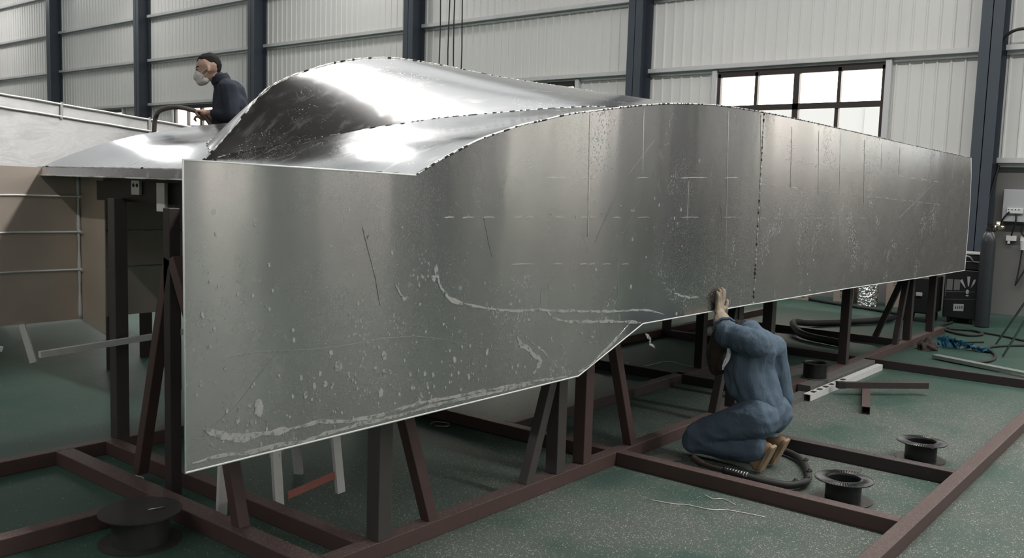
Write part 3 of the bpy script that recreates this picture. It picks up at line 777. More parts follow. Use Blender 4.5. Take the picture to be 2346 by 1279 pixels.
def post(x, y, zt, m='post', w=.08, z0=.08):
    bm = new(); bar(bm, (x, y, z0), (x, y, zt), w, w, 0, B, (0, 1, 0)); obj('post', bm, m, fr)
for x, zt, m in ((2.66, 1.60, 'post'), (3.98, 1.95, 'post'), (4.24, 2.0, 'primer'), (6.2, 2.05, 'primer_dark'), (6.8, 2.05, 'primer_dark'), (8.59, 2.05, 'primer_dark'), (10.66, 2.05, 'primer_dark'), (11.60, 2.05, 'primer_dark')):
    post(x, 2.88, zt, m)
post(2.66, 5.18, 1.52, 'post'); post(2.42, 4.17, 1.50, 'primer_dark', .06, 0)
post(7.36, 3.75, 1.9, 'primer_dark'); post(4.59, 5.18, 1.9, 'primer_dark'); post(9.14, 5.1, 1.9, 'primer_dark')
def brace(p0, p1, m='primer', w=.06):
    bm = new(); bar(bm, p0, p1, w, .06, 0, B); obj('brace', bm, m, fr)
brace((2.985, 2.88, .07), (2.70, 2.88, .93)); brace((3.71, 2.88, .07), (3.99, 2.88, .85), 'post'); brace((4.77, 2.88, .07), (4.42, 2.88, 1.05))
brace((10.22, 2.88, .07), (10.55, 2.88, .95), 'primer_dark'); brace((10.64, 3.22, .07), (10.64, 2.90, .95), 'primer_dark')
brace((5.9, 2.88, .07), (6.18, 2.88, .9), 'primer_dark')
brace((2.42, 4.50, .07), (2.42, 4.17, 1.25)); brace((2.33, 3.44, .07), (2.33, 3.62, .70)); 
brace((2.42, 3.98, .95), (2.42, 4.14, 1.25))

# ------------------------------------------------------------------ loose bars
bm = new(); bar(bm, (2.16, 5.085, .66), (3.10, 5.085, .70), .03, .034)
based('aluminium_flat_bar', bm, 'alu_edge', (2.6, 5.085, .62), 'long bright aluminium bar tacked across the dark post by the hull opening', 'metal bar')

# ------------------------------------------------------------------ wire spools
def spool_mesh(loc, label, grp, D=.30, d=.19, h=.11, mat='black_plastic', closed=False, ribs=True, fmat=None):
    t = thing('wire_spool', label, 'spool', loc, grp); x, y, z = loc
    R_, r, ri = D/2, d/2, d/2-.012
    bm = new()
    rings = lathe(bm, [(ri, .004), (r, .004), (r, h-.004), (ri, h-.004), (ri, .004)], loc, 48); obj('drum', bm, mat, t, False)
    bm = new(); lathe(bm, [(r-.02, 0), (R_, 0), (R_, .005), (r-.02, .005), (r-.02, 0)], loc, 48); obj('bottom_flange', bm, fmat or mat, t)
    bm = new()
    if closed:
        rg = lathe(bm, [(R_, h), (R_, h+.006), (.02, h+.006)], loc, 48); disc_cap(bm, rg[0]); disc_cap(bm, rg[-1])
    else:
        lathe(bm, [(ri, h-.002), (ri+.004, h+.008), (ri+.014, h+.006), (R_-.012, h+.006), (R_, h+.004), (R_, h-.001), (ri, h-.002)], loc, 120, 0, {2: -.0045, 3: -.0045} if ribs else None)
    obj('top_flange', bm, mat, t)
    if closed:
        bm = new(); tube(bm, [(x+.02, y-.03, z+h+.008), (x+.06, y-.05, z+h+.012), (x+.09, y-.045, z+h+.008)], .004, 6); obj('wire_end', bm, 'steel', t)
    return t
G = 'empty welding wire spools'
spool_mesh((4.92, 1.60, 0), 'empty black wire spool on the floor between the boots and the frame corner', G, .31, .19, .115)
sp2 = spool_mesh((6.06, 1.50, 0), 'empty black wire spool beyond the second cross beam, a pale mark on its rim', G, .30, .19, .115)
bm = new(); bar(bm, (5.985, 1.43, .1095), (5.96, 1.405, .1095), .022, .004); obj('tape_mark', bm, 'paper', sp2)
spool_mesh((7.72, 2.82, .081), 'black spool with a bare narrow rim standing on the frame behind the crouching worker', G, .24, .205, .13, 'black_plastic', False, False, 'grey_flange')
spool_mesh((2.03, 3.78, 0), 'full dark wire spool lying flat with a solid lid by the corner of the frame', G, .36, .25, .14, 'spool_grey', True)

# ------------------------------------------------------------------ things lying on the floor
bm = new(); hollow(bm, (7.02, 2.155, .03), (8.0, 2.47, .03), .06, .06); based('steel_tube_offcut', bm, 'primer', (7.5, 2.3, 0), 'short brown square tube lying underneath the other, pointing at the frame', 'steel tube', 'crossed tube offcuts')
bm = new(); hollow(bm, (7.55, 2.56, .085), (8.12, 2.0, .085), .05, .05, .004, 0)
bar(bm, (7.545, 2.565, .085), (7.59, 2.52, .085), .054, .054, 1)
based('steel_tube_offcut', bm, ['primer_dark', 'black_rubber'], (7.8, 2.3, .06), 'dark steel tube with a black end cap laid across the brown tube', 'steel tube', 'crossed tube offcuts')

bm = new()
p0, p1 = V((7.12, 2.63, .03)), V((8.98, 2.63, .03))
bar(bm, p0, p1, .006, .055, 0); bar(bm, p0+V((0, .03, .025)), p1+V((0, .03, .025)), .055, .005, 0)
for k in range(6): bar(bm, p0.lerp(p1, .05+.075*k)+V((0, .02, .030)), p0.lerp(p1, .05+.075*k+.03)+V((0, .02, .030)), .035, .004, 1)
based('aluminium_angle', bm, ['alu_edge', 'soot'], (8.0, 2.7, 0), 'bright white aluminium angle with sooty tack welds lying along the frame', 'metal angle')
G = 'channel offcuts by the frame'
for a, b, w, lab in (((7.35, 2.772, .04), (9.03, 2.772, .04), .11, 'long grey channel lying against the frame rail at the foot of a post'),
                ((6.72, 2.72, .02), (7.28, 2.735, .02), .10, 'flat grey strip on the floor just behind the kneeling worker'),
                ((7.9, 3.20, .03), (8.7, 3.12, .03), .10, 'grey channel offcut on the floor behind the narrow-rimmed spool')):
    bm = new(); bar(bm, a, b, w, 2*a[2]-.002)
    based('channel_offcut', bm, 'offcut', ((a[0]+b[0])/2, (a[1]+b[1])/2, 0), lab, 'metal offcut', G)
bm = new(); bar(bm, (10.08, 2.43, .03), (9.5, .95, .03), .10, .035); bar(bm, (10.05, 2.30, .01), (9.42, 1.0, .01), .04, .02)
based('grey_plank', bm, 'plank', (9.8, 1.7, 0), 'weathered grey-green board lying beyond the far cross beam', 'board')
bm = new(); extrude_poly(bm, [(5.42, 1.83), (5.50, 1.80), (5.55, 1.70), (5.46, 1.69)], lambda a, b, t: V((a, b, .002+t)), .006); based('sheet_scrap', bm, 'steel', (5.48, 1.75, 0), 'small pale sheet scrap between the two open spools', 'metal scrap')
bm = new(); bar(bm, (4.72, 2.72, .007), (4.93, 2.66, .007), .14, .012); based('scrap_plate', bm, 'offcut', (4.86, 2.78, 0), 'flat dusty plate on the floor in front of the kneeling worker', 'metal scrap')

def wire(name, pts, r, m, label, cat, grp=None):
    bm = new(); tube(bm, smooth_path(pts), r if r > .004 else .0022, 6); p = V(pts[0])
    return based(name, bm, m, (p.x, p.y, 0), label, cat, grp)
G = 'aluminium wire ends on the floor'
for pts, lab in (
    ([(4.15,2.36,.004),(4.18,2.24,.004),(4.22,2.18,.004),(4.24,2.06,.004),(4.30,1.98,.004),(4.34,1.80,.004)], 'long thin curved wire on the dusty floor inside the frame corner'),
    ([(4.42,2.18,.01),(4.40,2.12,.005),(4.44,2.08,.005),(4.40,1.99,.005)], 'short kinked wire against the cross beam in front of the knees'),
    ([(2.45,4.72,.004),(2.48,4.6,.004),(2.46,4.54,.01)], 'white wire beside the brown beam near the lidded spool'),
    ([(7.4,4.55,.004),(7.3,4.35,.004),(7.75,4.3,.004),(7.7,4.05,.004),(7.75,3.87,.004)], 'long pale wire across the floor under the hull behind the post')):
    wire('wire_offcut', pts, .0035, 'alu_edge', lab, 'wire', G)
wire('copper_ring', [(4.38,4.2,.01),(4.44,4.14,.01),(4.50,4.18,.01),(4.47,4.27,.01),(4.40,4.26,.01)], .006, 'steel', 'small wire loop on the dark floor under the hull', 'wire')

# welding torch and its hose beside the kneeling man
tr = thing('welding_torch', 'black welding torch with a chrome coil, its hose curling round the tan boots', 'welding torch', (4.82, 2.2, 0))
bm = new(); tube(bm, smooth_path([(4.80, 2.46, .075), (4.785, 2.40, .06), (4.77, 2.33, .055), (4.765, 2.24, .055)]), [.022]*8+[.016]*11, 10); obj('nozzle', bm, 'leather', tr)
bm = new()
for k in range(9): 
    p = V((4.765, 2.235-.017*k, .055)); tube(bm, [p, p+V((0, -.010, 0))], .021, 12)
obj('strain_spring', bm, 'steel', tr)
bm = new(); tube(bm, smooth_path([(4.765, 2.24, .055), (4.765, 2.10, .05), (4.785, 1.99, .04), (4.83, 1.88, .035), (4.93, 1.83, .035), (5.06, 1.85, .03), (5.2, 1.91, .03), (5.34, 1.99, .03), (5.44, 2.08, .03), (5.50, 2.2, .03), (5.52, 2.36, .03), (5.5, 2.7, .03)]), .022, 10)
obj('hose', bm, 'black_rubber', tr)
for a in ((4.86, 1.86, .05), (4.97, 1.835, .05), (5.1, 1.87, .05), (5.3, 1.97, .05)):
    bm = new(); tube(bm, [V(a), V(a)+V((.03, -.01, .005)), V(a)+V((.05, .01, 0))], .009, 6); obj('binding', bm, 'soot', tr)

# heap of blue film and a rag
t = thing('blue_plastic_film', 'crumpled blue plastic film on the floor past the end of the rail', 'plastic wrap', (10.9, 2.45, 0))
bm = new()
for i in range(70):
    u = random.random(); c = V((10.95+.05*u, 2.58-.5*u, .0)); h = .16*(1-u*.8)
    a = [c+V(((random.random()-.5)*.15, (random.random()-.5)*.12, h*random.random())) for _ in range(4)]
    vs = [bm.verts.new(p) for p in a]; bm.faces.new(vs[:3]); bm.faces.new(vs[1:])
bmesh.ops.solidify(bm, geom=bm.faces[:], thickness=.003)
obj('film', bm, 'blue_film', t)
bm = new(); bmesh.ops.create_icosphere(bm, subdivisions=4, radius=1)
for v in bm.verts:
    v.co = V((v.co.x*.12, v.co.y*.10, max(v.co.z, 0)*.12))*(1+.45*noise.noise(v.co*2.2)) ; v.co += V((10.66, 2.66, .0))
based('brown_rag', bm, 'rag', (10.62, 2.68, 0), 'dark brown bundled rag beside the blue film at the rail end', 'rag', smooth=True)

# cables on the floor
G = 'black cables on the floor by the wall'
for pts, r, lab in (
    ([(13.2, 3.0, .02), (12.6, 3.0, .02), (12.2, 2.75, .02), (12.1, 2.55, .02), (12.35, 2.45, .02), (12.6, 2.6, .02), (12.5, 2.9, .02)], .018, 'looped black cable in front of the welding machine'),
    ([(10.0, 2.30, .015), (10.1, 2.05, .015), (10.4, 1.95, .015), (10.8, 2.0, .015), (11.2, 2.15, .015), (11.5, 2.1, .015), (11.9, 1.8, .015), (12.2, 1.3, .015)], .016, 'long black cable winding from the grey board to the tripod'),
    ([(12.6, 2.6, .015), (12.4, 2.2, .015), (12.2, 1.9, .015), (12.3, 1.5, .015), (12.5, 1.0, .015)], .014, 'thin dark cable stretched behind the tripod legs'),
    ([(11.2, 2.55, .015), (11.5, 2.45, .015), (11.7, 2.3, .015)], .012, 'short cable end beyond the blue film'),
    ([(14.3, 5.6, .03), (14.0, 5.0, .03), (13.8, 4.5, .03), (13.6, 4.0, .03), (13.4, 3.6, .03)], .03, 'thick black cables along the foot of the wall by the cartons')):
    wire('floor_cable', pts, r, 'black_rubber', lab, 'cable', G)
wire('cable_bundle', [(10.0, 3.35, .05), (10.2, 3.9, .06), (10.66, 4.2, .125), (11.3, 4.2, .05), (12.2, 3.75, .05), (12.8, 3.65, .05)], .045, 'black_rubber', 'thick black cable bundle draped over the frame under the aft end of the hull', 'cable')

# ------------------------------------------------------------------ by the wall
mc = thing('welding_machine', 'tall black welding machine with a sunburst emblem standing against the wall', 'welding machine', (13.6, 3.0, 0))
X = 13.3
bm = new(); box(bm, (X, 2.74, .07), (13.9, 3.16, .74), 0, .015); obj('body', bm, 'machine', mc)
bm = new(); box(bm, (X-.01, 2.75, .745), (13.85, 3.12, .95), 0, .01); box(bm, (X-.02, 2.73, .952), (13.88, 3.14, .965), 1); box(bm, (X-.02, 2.73, .85), (X, 3.14, .862), 1); obj('control_unit', bm, ['machine', 'decal'], mc)
bm = new(); tube(bm, smooth_path([(X-.02, 2.98, .86), (X-.05, 2.93, .92), (X-.05, 2.86, .92), (X-.02, 2.82, .86)]), .01, 8); obj('carry_handle', bm, 'decal', mc)
def flat(bm, pts, d=.003): extrude_poly(bm, pts, lambda a, b, t: V((X-.001-t, a, b)), d)
bm = new()
flat(bm, [(2.965, .585), (2.938, .612), (2.888, .497), (2.896, .493)]); flat(bm, [(2.879, .650), (2.840, .653), (2.848, .520), (2.862, .519)]); flat(bm, [(2.796, .612), (2.770, .620), (2.781, .565), (2.826, .498)])
flat(bm, [(2.863+.02*math.cos(a*PI/8), .444+.032*math.sin(a*PI/8)) for a in range(16)]); flat(bm, [(2.861+.02*math.cos(a*PI/8), .391+.010*math.sin(a*PI/8)) for a in range(16)])
obj('sunburst_emblem', bm, 'decal', mc)
bm = new(); flat(bm, [(3.127, .597), (3.052, .600), (3.052, .448), (3.127, .445)]); flat(bm, [(3.035, .600), (2.96, .600), (2.96, .458), (3.035, .452)]); obj('grey_panel', bm, 'decal_dim', mc)
bm = new(); flat(bm, [(3.143, .416), (2.90, .437), (2.90, .444), (3.143, .424)]); flat(bm, [(2.835, .441), (2.767, .447), (2.767, .454), (2.835, .448)]); flat(bm, [(3.145, .314), (2.753, .350), (2.753, .354), (3.145, .319)]); flat(bm, [(3.153, .70), (3.149, .70), (3.133, .36), (3.138, .36)]); obj('pinstripe', bm, 'decal_dim', mc)
bm = new(); flat(bm, [(2.913, .835), (2.789, .842), (2.789, .765), (2.913, .758)]); 
for k in range(4): extrude_poly(bm, [(2.895, .822-.016*k), (2.84+.01*(k % 2), .826-.016*k), (2.84+.01*(k % 2), .822-.016*k), (2.895, .818-.016*k)], lambda a, b, t: V((X-.0045-t, a, b)), .001, 1)
obj('paper_label', bm, ['paper', 'ink'], mc)
bm = new(); flat(bm, [(3.022, .263), (2.893, .272), (2.893, .176), (3.022, .167)])
for k in range(4):
    c = (3.0-.026*k, .200+.004*k); extrude_poly(bm, [(c[0], c[1]), (c[0]-.016, c[1]), (c[0]-.012, c[1]+.03), (c[0]-.004, c[1]+.045), (c[0]-.002, c[1]+.02)], lambda a, b, t: V((X-.0045-t, a, b)), .001, 1)
obj('warning_plate', bm, ['decal', 'ink'], mc)
for y in (2.80, 3.08):
    bm = new(); bmesh.ops.create_cone(bm, cap_ends=True, segments=20, radius1=.06, radius2=.06, depth=.04, matrix=Matrix.Translation((X+.08, y, .06)) @ Matrix.Rotation(PI/2, 4, 'X')); obj('wheel', bm, 'black_rubber', mc)
bm = new(); box(bm, (13.75, 2.74, .0), (13.9, 3.14, .08)); obj('rear_foot', bm, 'machine', mc)

wf = thing('wire_feeder', 'black wire feeder on castors half hidden behind the rear posts', 'welding machine', (13.1, 3.45, 0))
bm = new(); box(bm, (12.95, 3.22, .12), (13.5, 3.62, .62), 0, .02); obj('body', bm, 'machine', wf)
bm = new(); box(bm, (12.93, 3.34, .36), (12.95, 3.42, .41), 0, .005); obj('latch', bm, 'decal', wf)
for y in (3.27, 3.57):
    bm = new(); bmesh.ops.create_cone(bm, cap_ends=True, segments=16, radius1=.06, radius2=.06, depth=.04, matrix=Matrix.Translation((13.03, y, .06)) @ Matrix.Rotation(PI/2, 4, 'X')); obj('castor', bm, 'black_rubber', wf)
    bm = new(); bmesh.ops.create_cone(bm, cap_ends=True, segments=16, radius1=.06, radius2=.06, depth=.04, matrix=Matrix.Translation((13.4, y, .06)) @ Matrix.Rotation(PI/2, 4, 'X')); obj('castor', bm, 'black_rubber', wf)

gc = thing('gas_cylinder', 'dark grey gas cylinder with regulator standing by the steel column', 'gas cylinder', (13.75, 2.50, 0))
cx, cy = 13.2, 2.635
gc.location = (cx, cy, 0)
bm = new(); rg = lathe(bm, [(.086, 0), (.090, .02), (.090, 1.13), (.087, 1.17), (.076, 1.215), (.055, 1.255), (.038, 1.28)], (cx, cy, 0), 32); disc_cap(bm, rg[0]); disc_cap(bm, rg[-1]); obj('bottle', bm, 'cylinder', gc, True)
bm = new(); rg = lathe(bm, [(.043, 1.275), (.043, 1.315), (.03, 1.32), (.03, 1.37), (.036, 1.375), (.036, 1.39)], (cx, cy, 0), 16); disc_cap(bm, rg[-1]); obj('collar', bm, 'black_plastic', gc)
bm = new(); tube(bm, [(cx, cy, 1.34), (cx-.02, cy-.10, 1.345)], .014, 8); obj('valve', bm, 'black_plastic', gc)
bm = new(); tube(bm, [(cx-.02, cy-.10, 1.30), (cx-.02, cy-.10, 1.41)], .022, 10); tube(bm, [(cx-.06, cy-.13, 1.335), (cx+.0, cy-.16, 1.335)], .026, 10); tube(bm, [(cx-.02, cy-.07, 1.29), (cx-.02, cy-.07, 1.36)], .013, 8); obj('regulator', bm, 'chrome', gc)

sb = thing('switch_box', 'grey wall switch box with a white power strip on its cover', 'switch box', (14.92, 2.6, 1.38))
bm = new(); box(bm, (14.86, 2.28, 1.385), (15.0, 2.82, 1.855), 0, .006); obj('cover', bm, 'switchbox', sb)
bm = new(); box(bm, (14.825, 2.545, 1.505), (14.86, 2.755, 1.585), 0, .006)
for k in range(4): box(bm, (14.822, 2.725-.045*k, 1.555), (14.826, 2.74-.045*k, 1.57), 1)
obj('power_strip', bm, ['white_plastic', 'ink'], sb)
so = thing('wall_socket', 'row of white wall sockets with a plug below the switch box', 'socket', (14.98, 2.55, 1.1))
bm = new()
for k in range(3): box(bm, (14.94, 2.62-.19*k, 1.10), (15.0, 2.76-.19*k, 1.18), 0, .008)
obj('plate', bm, 'white_plastic', so)
bm = new(); bmesh.ops.create_cone(bm, cap_ends=True, segments=16, radius1=.028, radius2=.04, depth=.12, matrix=Matrix.Translation((14.90, 2.52, 1.04))); obj('plug', bm, 'white_plastic', so)
bm = new(); box(bm, (14.93, 2.70, 1.06), (14.96, 2.73, 1.10)); obj('plug', bm, 'white_plastic', so)
G = 'cables down the wall under the switch box'
for pts, lab in (([(14.82, 2.72, 1.53), (14.85, 2.80, 1.42), (14.9, 2.86, 1.28), (14.92, 2.95, 1.22), (14.92, 3.05, 1.26)], 'black cable from the power strip towards the gas cylinder'),
                 ([(14.83, 2.63, 1.505), (14.84, 2.63, 1.38), (14.9, 2.67, 1.24), (14.95, 2.69, 1.18)], 'black cable hanging straight down from the power strip'),
                 ([(14.85, 2.52, 1.385), (14.9, 2.56, 1.26), (14.93, 2.52, 1.18)], 'short black cable curving into the middle socket'),
                 ([(14.92, 2.53, .98), (14.94, 2.55, .7), (14.93, 2.58, .45)], 'black flex hanging from the white plug'),
                 ([(14.92, 2.36, 1.0), (14.94, 2.45, .75), (14.93, 2.57, .48)], 'slanting black flex beneath the far socket')):
    wire('wall_cable', pts, .012, 'black_rubber', lab, 'cable', G)
wire('air_hose', [(14.80, 3.0, 3.93), (14.78, 2.95, 4.05), (14.77, 2.85, 4.12), (14.77, 2.70, 4.14), (14.8, 2.4, 4.12)], .022, 'black_rubber', 'black hose arching over the rail beside the last column', 'hose')
wire('conduit', [(14.93, 2.93, 2.20), (14.90, 2.98, 1.9), (14.86, 3.02, 1.6), (14.86, 3.03, 1.2)], .02, 'black_rubber', 'dark conduit slanting down behind the last column', 'conduit')

st = thing('tripod_stand', 'slim metal tripod stand with spread legs on the green floor', 'tripod', (11.3, 1.4, 0))
ap = V((11.2, 1.06, 2.1))
for f in ((11.69, 2.165, .01), (10.75, 1.918, .01), (11.3, .1, .01)):
    bm = new(); tube(bm, [ap, f], [.016, .012], 8); obj('leg', bm, 'steel', st)
bm = new(); tube(bm, [ap-V((0, 0, .1)), ap+V((0, 0, .3))], .02, 8); obj('mast', bm, 'steel', st)

def carton(lo, hi, label, writing):
    t = thing('carton', label, 'box', ((lo[0]+hi[0])/2, (lo[1]+hi[1])/2, 0), 'cartons against the wall')
    bm = new(); box(bm, lo, hi, 0, .006); obj('case', bm, 'card', t)
    bm = new()
    for y, z, w, h in writing: box(bm, (lo[0]-.002, y, z), (lo[0]-.0005, y+w, z+h))
    obj('print', bm, 'ink', t)
W1 = [(4.93-.05*k, .17, .032, .035) for k in range(4)]+[(4.80, .115-.025*k, .15, .006) for k in range(3)]
carton((14.42, 4.74, 0), (14.8, 5.06, .30), 'tan printed carton on the floor seen under the hull edge', W1)
carton((14.42, 3.80, 0), (14.85, 4.25, .46), 'larger brown carton between the slanted braces', [(3.98, .20, .03, .03), (3.90, .20, .03, .03)]+[(3.9, .40-.03*k, .25, .006) for k in range(3)])
carton((14.1, 5.35, 0), (14.3, 5.65, .12), 'flat pale carton lying beside the printed one', [(5.4, .05, .05, .01)])
bm = new()
rows = []
for i in range(41):
    rg = []
    for k in range(64):
        a = 2*PI*k/64; q = V((math.cos(a), math.sin(a), i*.14)); r = .14*(1+.12*noise.noise(q*2.3)+.14*abs(noise.noise(q*5.5))+.05*noise.noise(q*13)); rg.append(V((14.35+r*math.cos(a), 4.50+r*math.sin(a), .005+.42*i/40)))
    rows.append([bm.verts.new(p) for p in rg])
for a, b in zip(rows, rows[1:]):
    for k in range(64): bm.faces.new((a[k], a[(k+1) % 64], b[(k+1) % 64], b[k]))
disc_cap(bm, rows[0]); disc_cap(bm, rows[-1])
based('foil_roll', bm, 'foil', (14.35, 4.50, 0), 'crumpled silver foil wrapped roll standing between the cartons', 'foil roll')

# ------------------------------------------------------------------ hanging cables
G = 'black hanging cables before the wall'
for (y, lab) in ((11.60, 'first black hanging cable beside the column over the hull ridge'), (11.38, 'second black cable from the column over the hull ridge'), (11.25, 'third black cable from the column over the hull ridge'), (11.06, 'fourth black cable from the column over the hull ridge')):
    bm = new(); tube(bm, [(12, y+.01*math.sin(z*3+y*9), z) for z in [.02+.45*i for i in range(20)]], .012, 6)
    based('hanging_cable', bm, 'black_rubber', (12, y, 0), lab, 'cable', G)

# ------------------------------------------------------------------ step ladder under the hull
ld = thing('step_ladder', 'small grey aluminium step ladder with a red strap standing under the hull', 'ladder', (2.9, 3.75, 0))
feet = [(2.46, 3.80), (2.70, 3.66), (3.08, 3.64), (3.12, 4.05)]
tops = [(2.50, 3.82), (2.71, 3.74), (3.05, 3.70), (3.0, 3.98)]
for (a, b), (c, d) in zip(feet, tops):
    bm = new(); bar(bm, (a, b, 0), (c, d, .62), .05, .022); obj('leg', bm, 'alu_edge', ld)
bm = new(); bar(bm, (2.70, 3.70, .27), (2.98, 3.95, .30), .05, .02); obj('tread', bm, 'alu_edge', ld)
bm = new(); bar(bm, (2.68, 3.74, .60), (3.02, 3.70, .60), .08, .02); obj('tread', bm, 'alu_edge', ld)
bm = new(); tube(bm, [(3.08, 3.99, .30), (3.04, 3.67, .33)], .012, 8); obj('spreader', bm, 'alu_plain', ld)
bm = new(); bar(bm, (3.06, 3.655, .10), (2.74, 3.64, .07), .004, .04); obj('strap', bm, 'strap', ld)

# ------------------------------------------------------------------ kneeling welder
def finger(base, dirs, r0, r1):
    out = []; p = V(base); n = len(dirs)
    for i, d in enumerate(dirs):
        q = p+V(d); a = r0+(r1-r0)*i/n; b = r0+(r1-r0)*(i+1)/n
        out.append((p, q, a, b)); p = q
    return out

wk = thing('person', 'worker in blue denim kneeling under the hull edge, one gloved hand on its side', 'person', (5.12, 2.3, 0))
shL, elL, wrL = V((4.955, 2.185, .795)), V((5.05, 2.40, .80)), V((5.265, 2.55, .86))
shR, elR, wrR = V((5.23, 2.18, .73)), V((5.325, 2.135, .42)), V((5.36, 2.22, .20))
hd = V((5.15, 2.40, .76))
body = [((5.12, 2.20, .38), (5.12, 2.25, .55), .09, .085), ((5.12, 2.25, .55), (5.11, 2.25, .70), .085, .07),
        ((5.14, 2.24, .78), (5.15, 2.33, .78), .055, .055), (hd, hd+V((0, .03, -.06)), .088, .07),
        (shL, elL, .05, .042), (elL, wrL, .042, .03), (shR, elR, .045, .04), (elR, wrR, .04, .03), ((5.06, 2.2, .74), shL, .06, .055), ((5.16, 2.2, .73), shR, .05, .045),
        ((5.05, 2.16, .34), (5.04, 2.56, .14), .075, .055), ((5.04, 2.56, .13), (5.03, 2.18, .13), .05, .035),
        ((5.22, 2.16, .34), (5.28, 2.58, .14), .075, .055), ((5.28, 2.58, .13), (5.26, 2.2, .13), .05, .035)]
body += [(hd+V((0, .085, -.01)), hd+V((0, .10, -.03)), .014, .018)]
blob('body', body, .011, 4, 'skin', wk)
jk = [((5.12, 2.185, .415), (5.12, 2.215, .47), .128, .135), ((5.12, 2.215, .47), (5.12, 2.265, .60), .135, .140), ((5.12, 2.265, .60), (5.10, 2.235, .73), .140, .122),
      ((5.12, 2.30, .50), (5.13, 2.34, .66), .11, .11), ((5.06, 2.21, .78), (5.20, 2.21, .73), .092, .090),
      ((5.02, 2.20, .775), shL, .084, .078), (shL, elL, .077, .074), (elL, elL.lerp(wrL, .18)+V((0, -.005, 0)), .076, .070),
      ((5.16, 2.20, .74), shR, .088, .078), (shR, elR, .078, .068), (elR, elR.lerp(wrR, .75), .068, .055),
      ((5.12, 2.28, .82), (5.16, 2.30, .82), .07, .07)]
blob('jacket', jk, .009, 3, 'denim', wk, folds(.012, 9, 22, (1.2, 1.2, .6)))
bm = new(); cc = elL.lerp(wrL, .18)+V((0, -.005, 0)); dd = (wrL-elL).normalized(); _, s1_, u1_ = frame_axes(dd)
tube(bm, [cc+dd*.045+(s1_*math.cos(2*PI*k/24)+u1_*math.sin(2*PI*k/24))*(.074+.004*math.sin(k*2.7)) for k in range(25)], .010, 6); obj('cuff', bm, 'denim', wk, True)
tr_ = [((5.12, 2.175, .335), (5.13, 2.18, .37), .125, .13), ((5.12, 2.19, .40), (5.13, 2.21, .46), .12, .11), ((5.04, 2.17, .33), (5.035, 2.54, .15), .125, .092), ((5.035, 2.54, .15), (5.03, 2.56, .115), .092, .085), ((5.035, 2.55, .115), (5.03, 2.22, .125), .085, .080), ((5.03, 2.24, .125), (5.02, 2.15, .145), .080, .070),
      ((5.22, 2.16, .33), (5.29, 2.55, .15), .125, .090), ((5.29, 2.55, .12), (5.27, 2.2, .125), .085, .075)]
blob('trousers', tr_, .010, 3, 'denim', wk, folds(.011, 9, 24, (1, .55, 1)))
for sx, hx, tx in ((5.02, 5.02, 5.02), (5.23, 5.22, 5.20)):
    bt = blob('boot', [((sx, 2.20, .115), (hx, 2.10, .15), .050, .044), ((hx, 2.088, .165), (tx, 2.150, .045), .036, .034), ((hx, 2.12, .13), (tx, 2.16, .07), .045, .040)], .008, 4, 'boot', wk)
    bm = new()
    a, b = V((hx, 2.050, .185)), V((tx, 2.125, .018)); d = (b-a)
    prof = [(0, .034), (.12, .040), (.45, .034), (.75, .046), (.95, .040), (1.0, .022)]
    nrm_ = V((0, d.z, -d.y)).normalized(); nrm_ = nrm_ if nrm_.y < 0 else -nrm_
    A = [a+d*t+V((w, 0, 0)) for t, w in prof]+[a+d*t-V((w, 0, 0)) for t, w in prof[::-1]]
    va = [bm.verts.new(p+nrm_*.010) for p in A]; vb = [bm.verts.new(p-nrm_*.012) for p in A]
    bm.faces.new(va); bm.faces.new(vb[::-1])
    for k in range(len(A)): bm.faces.new((va[k], va[(k+1) % len(A)], vb[(k+1) % len(A)], vb[k]))
    bmesh.ops.bevel(bm, geom=bm.edges[:], offset=.006, segments=2, affect='EDGES', profile=.5)
    obj('sole', bm, 'sole', bt)
# left glove flat on the plate: five fingers up, thumb out to the side
pc = V((5.285, 2.574, .93))
gl = [(elL.lerp(wrL, .38), elL.lerp(wrL, .85), .066, .056), (elL.lerp(wrL, .8), wrL+V((0, 0, .01)), .056, .046), (wrL, pc+V((0, 0, -.03)), .046, .036, (1.1, .6, 1)), (pc+V((-.028, 0, -.02)), pc+V((-.03, .002, .035)), .024, .020, (1, .75, 1)), (pc+V((.028, 0, -.02)), pc+V((.03, .002, .035)), .024, .020, (1, .75, 1)), (pc+V((0, 0, -.03)), pc+V((0, .002, .035)), .03, .022, (1.3, .65, 1))]
for dx, L, tilt in ((-.040, .050, -.10), (-.014, .062, -.03), (.014, .066, .04), (.040, .056, .12)):
    gl += finger(pc+V((dx, -.002, .035)), [(tilt*L*.4, -.004, L*.5), (tilt*L*.4, .000, L*.42), (tilt*L*.3, .004, L*.38)], .0125, .0105)
gl += finger(pc+V((.045, -.002, -.02)), [(.026, -.006, .014), (.014, -.002, .026), (.006, .003, .022)], .015, .011)
blob('glove', gl, .0055, 3, 'hide', wk, folds(.003, 30, 60, (1, 1, 1)))
# right glove closed round a torch handle
pr_ = wrR+V((0, .05, -.05))
gr = [(wrR+V((0, -.02, .06)), wrR, .055, .042), (wrR, pr_, .036, .034), (pr_+V((-.02, 0, 0)), pr_+V((.02, .01, -.01)), .028, .026)]
for k in range(4):
    gr += finger(pr_+V((-.032+.021*k, .02, -.01)), [(0, .03, -.012), (0, .008, -.03), (0, -.022, -.012)], .0115, .0095)
gr += finger(pr_+V((-.035, .0, .0)), [(-.012, .03, -.005), (.004, .025, -.014)], .014, .011)
blob('glove', gr, .006, 3, 'leather', wk)
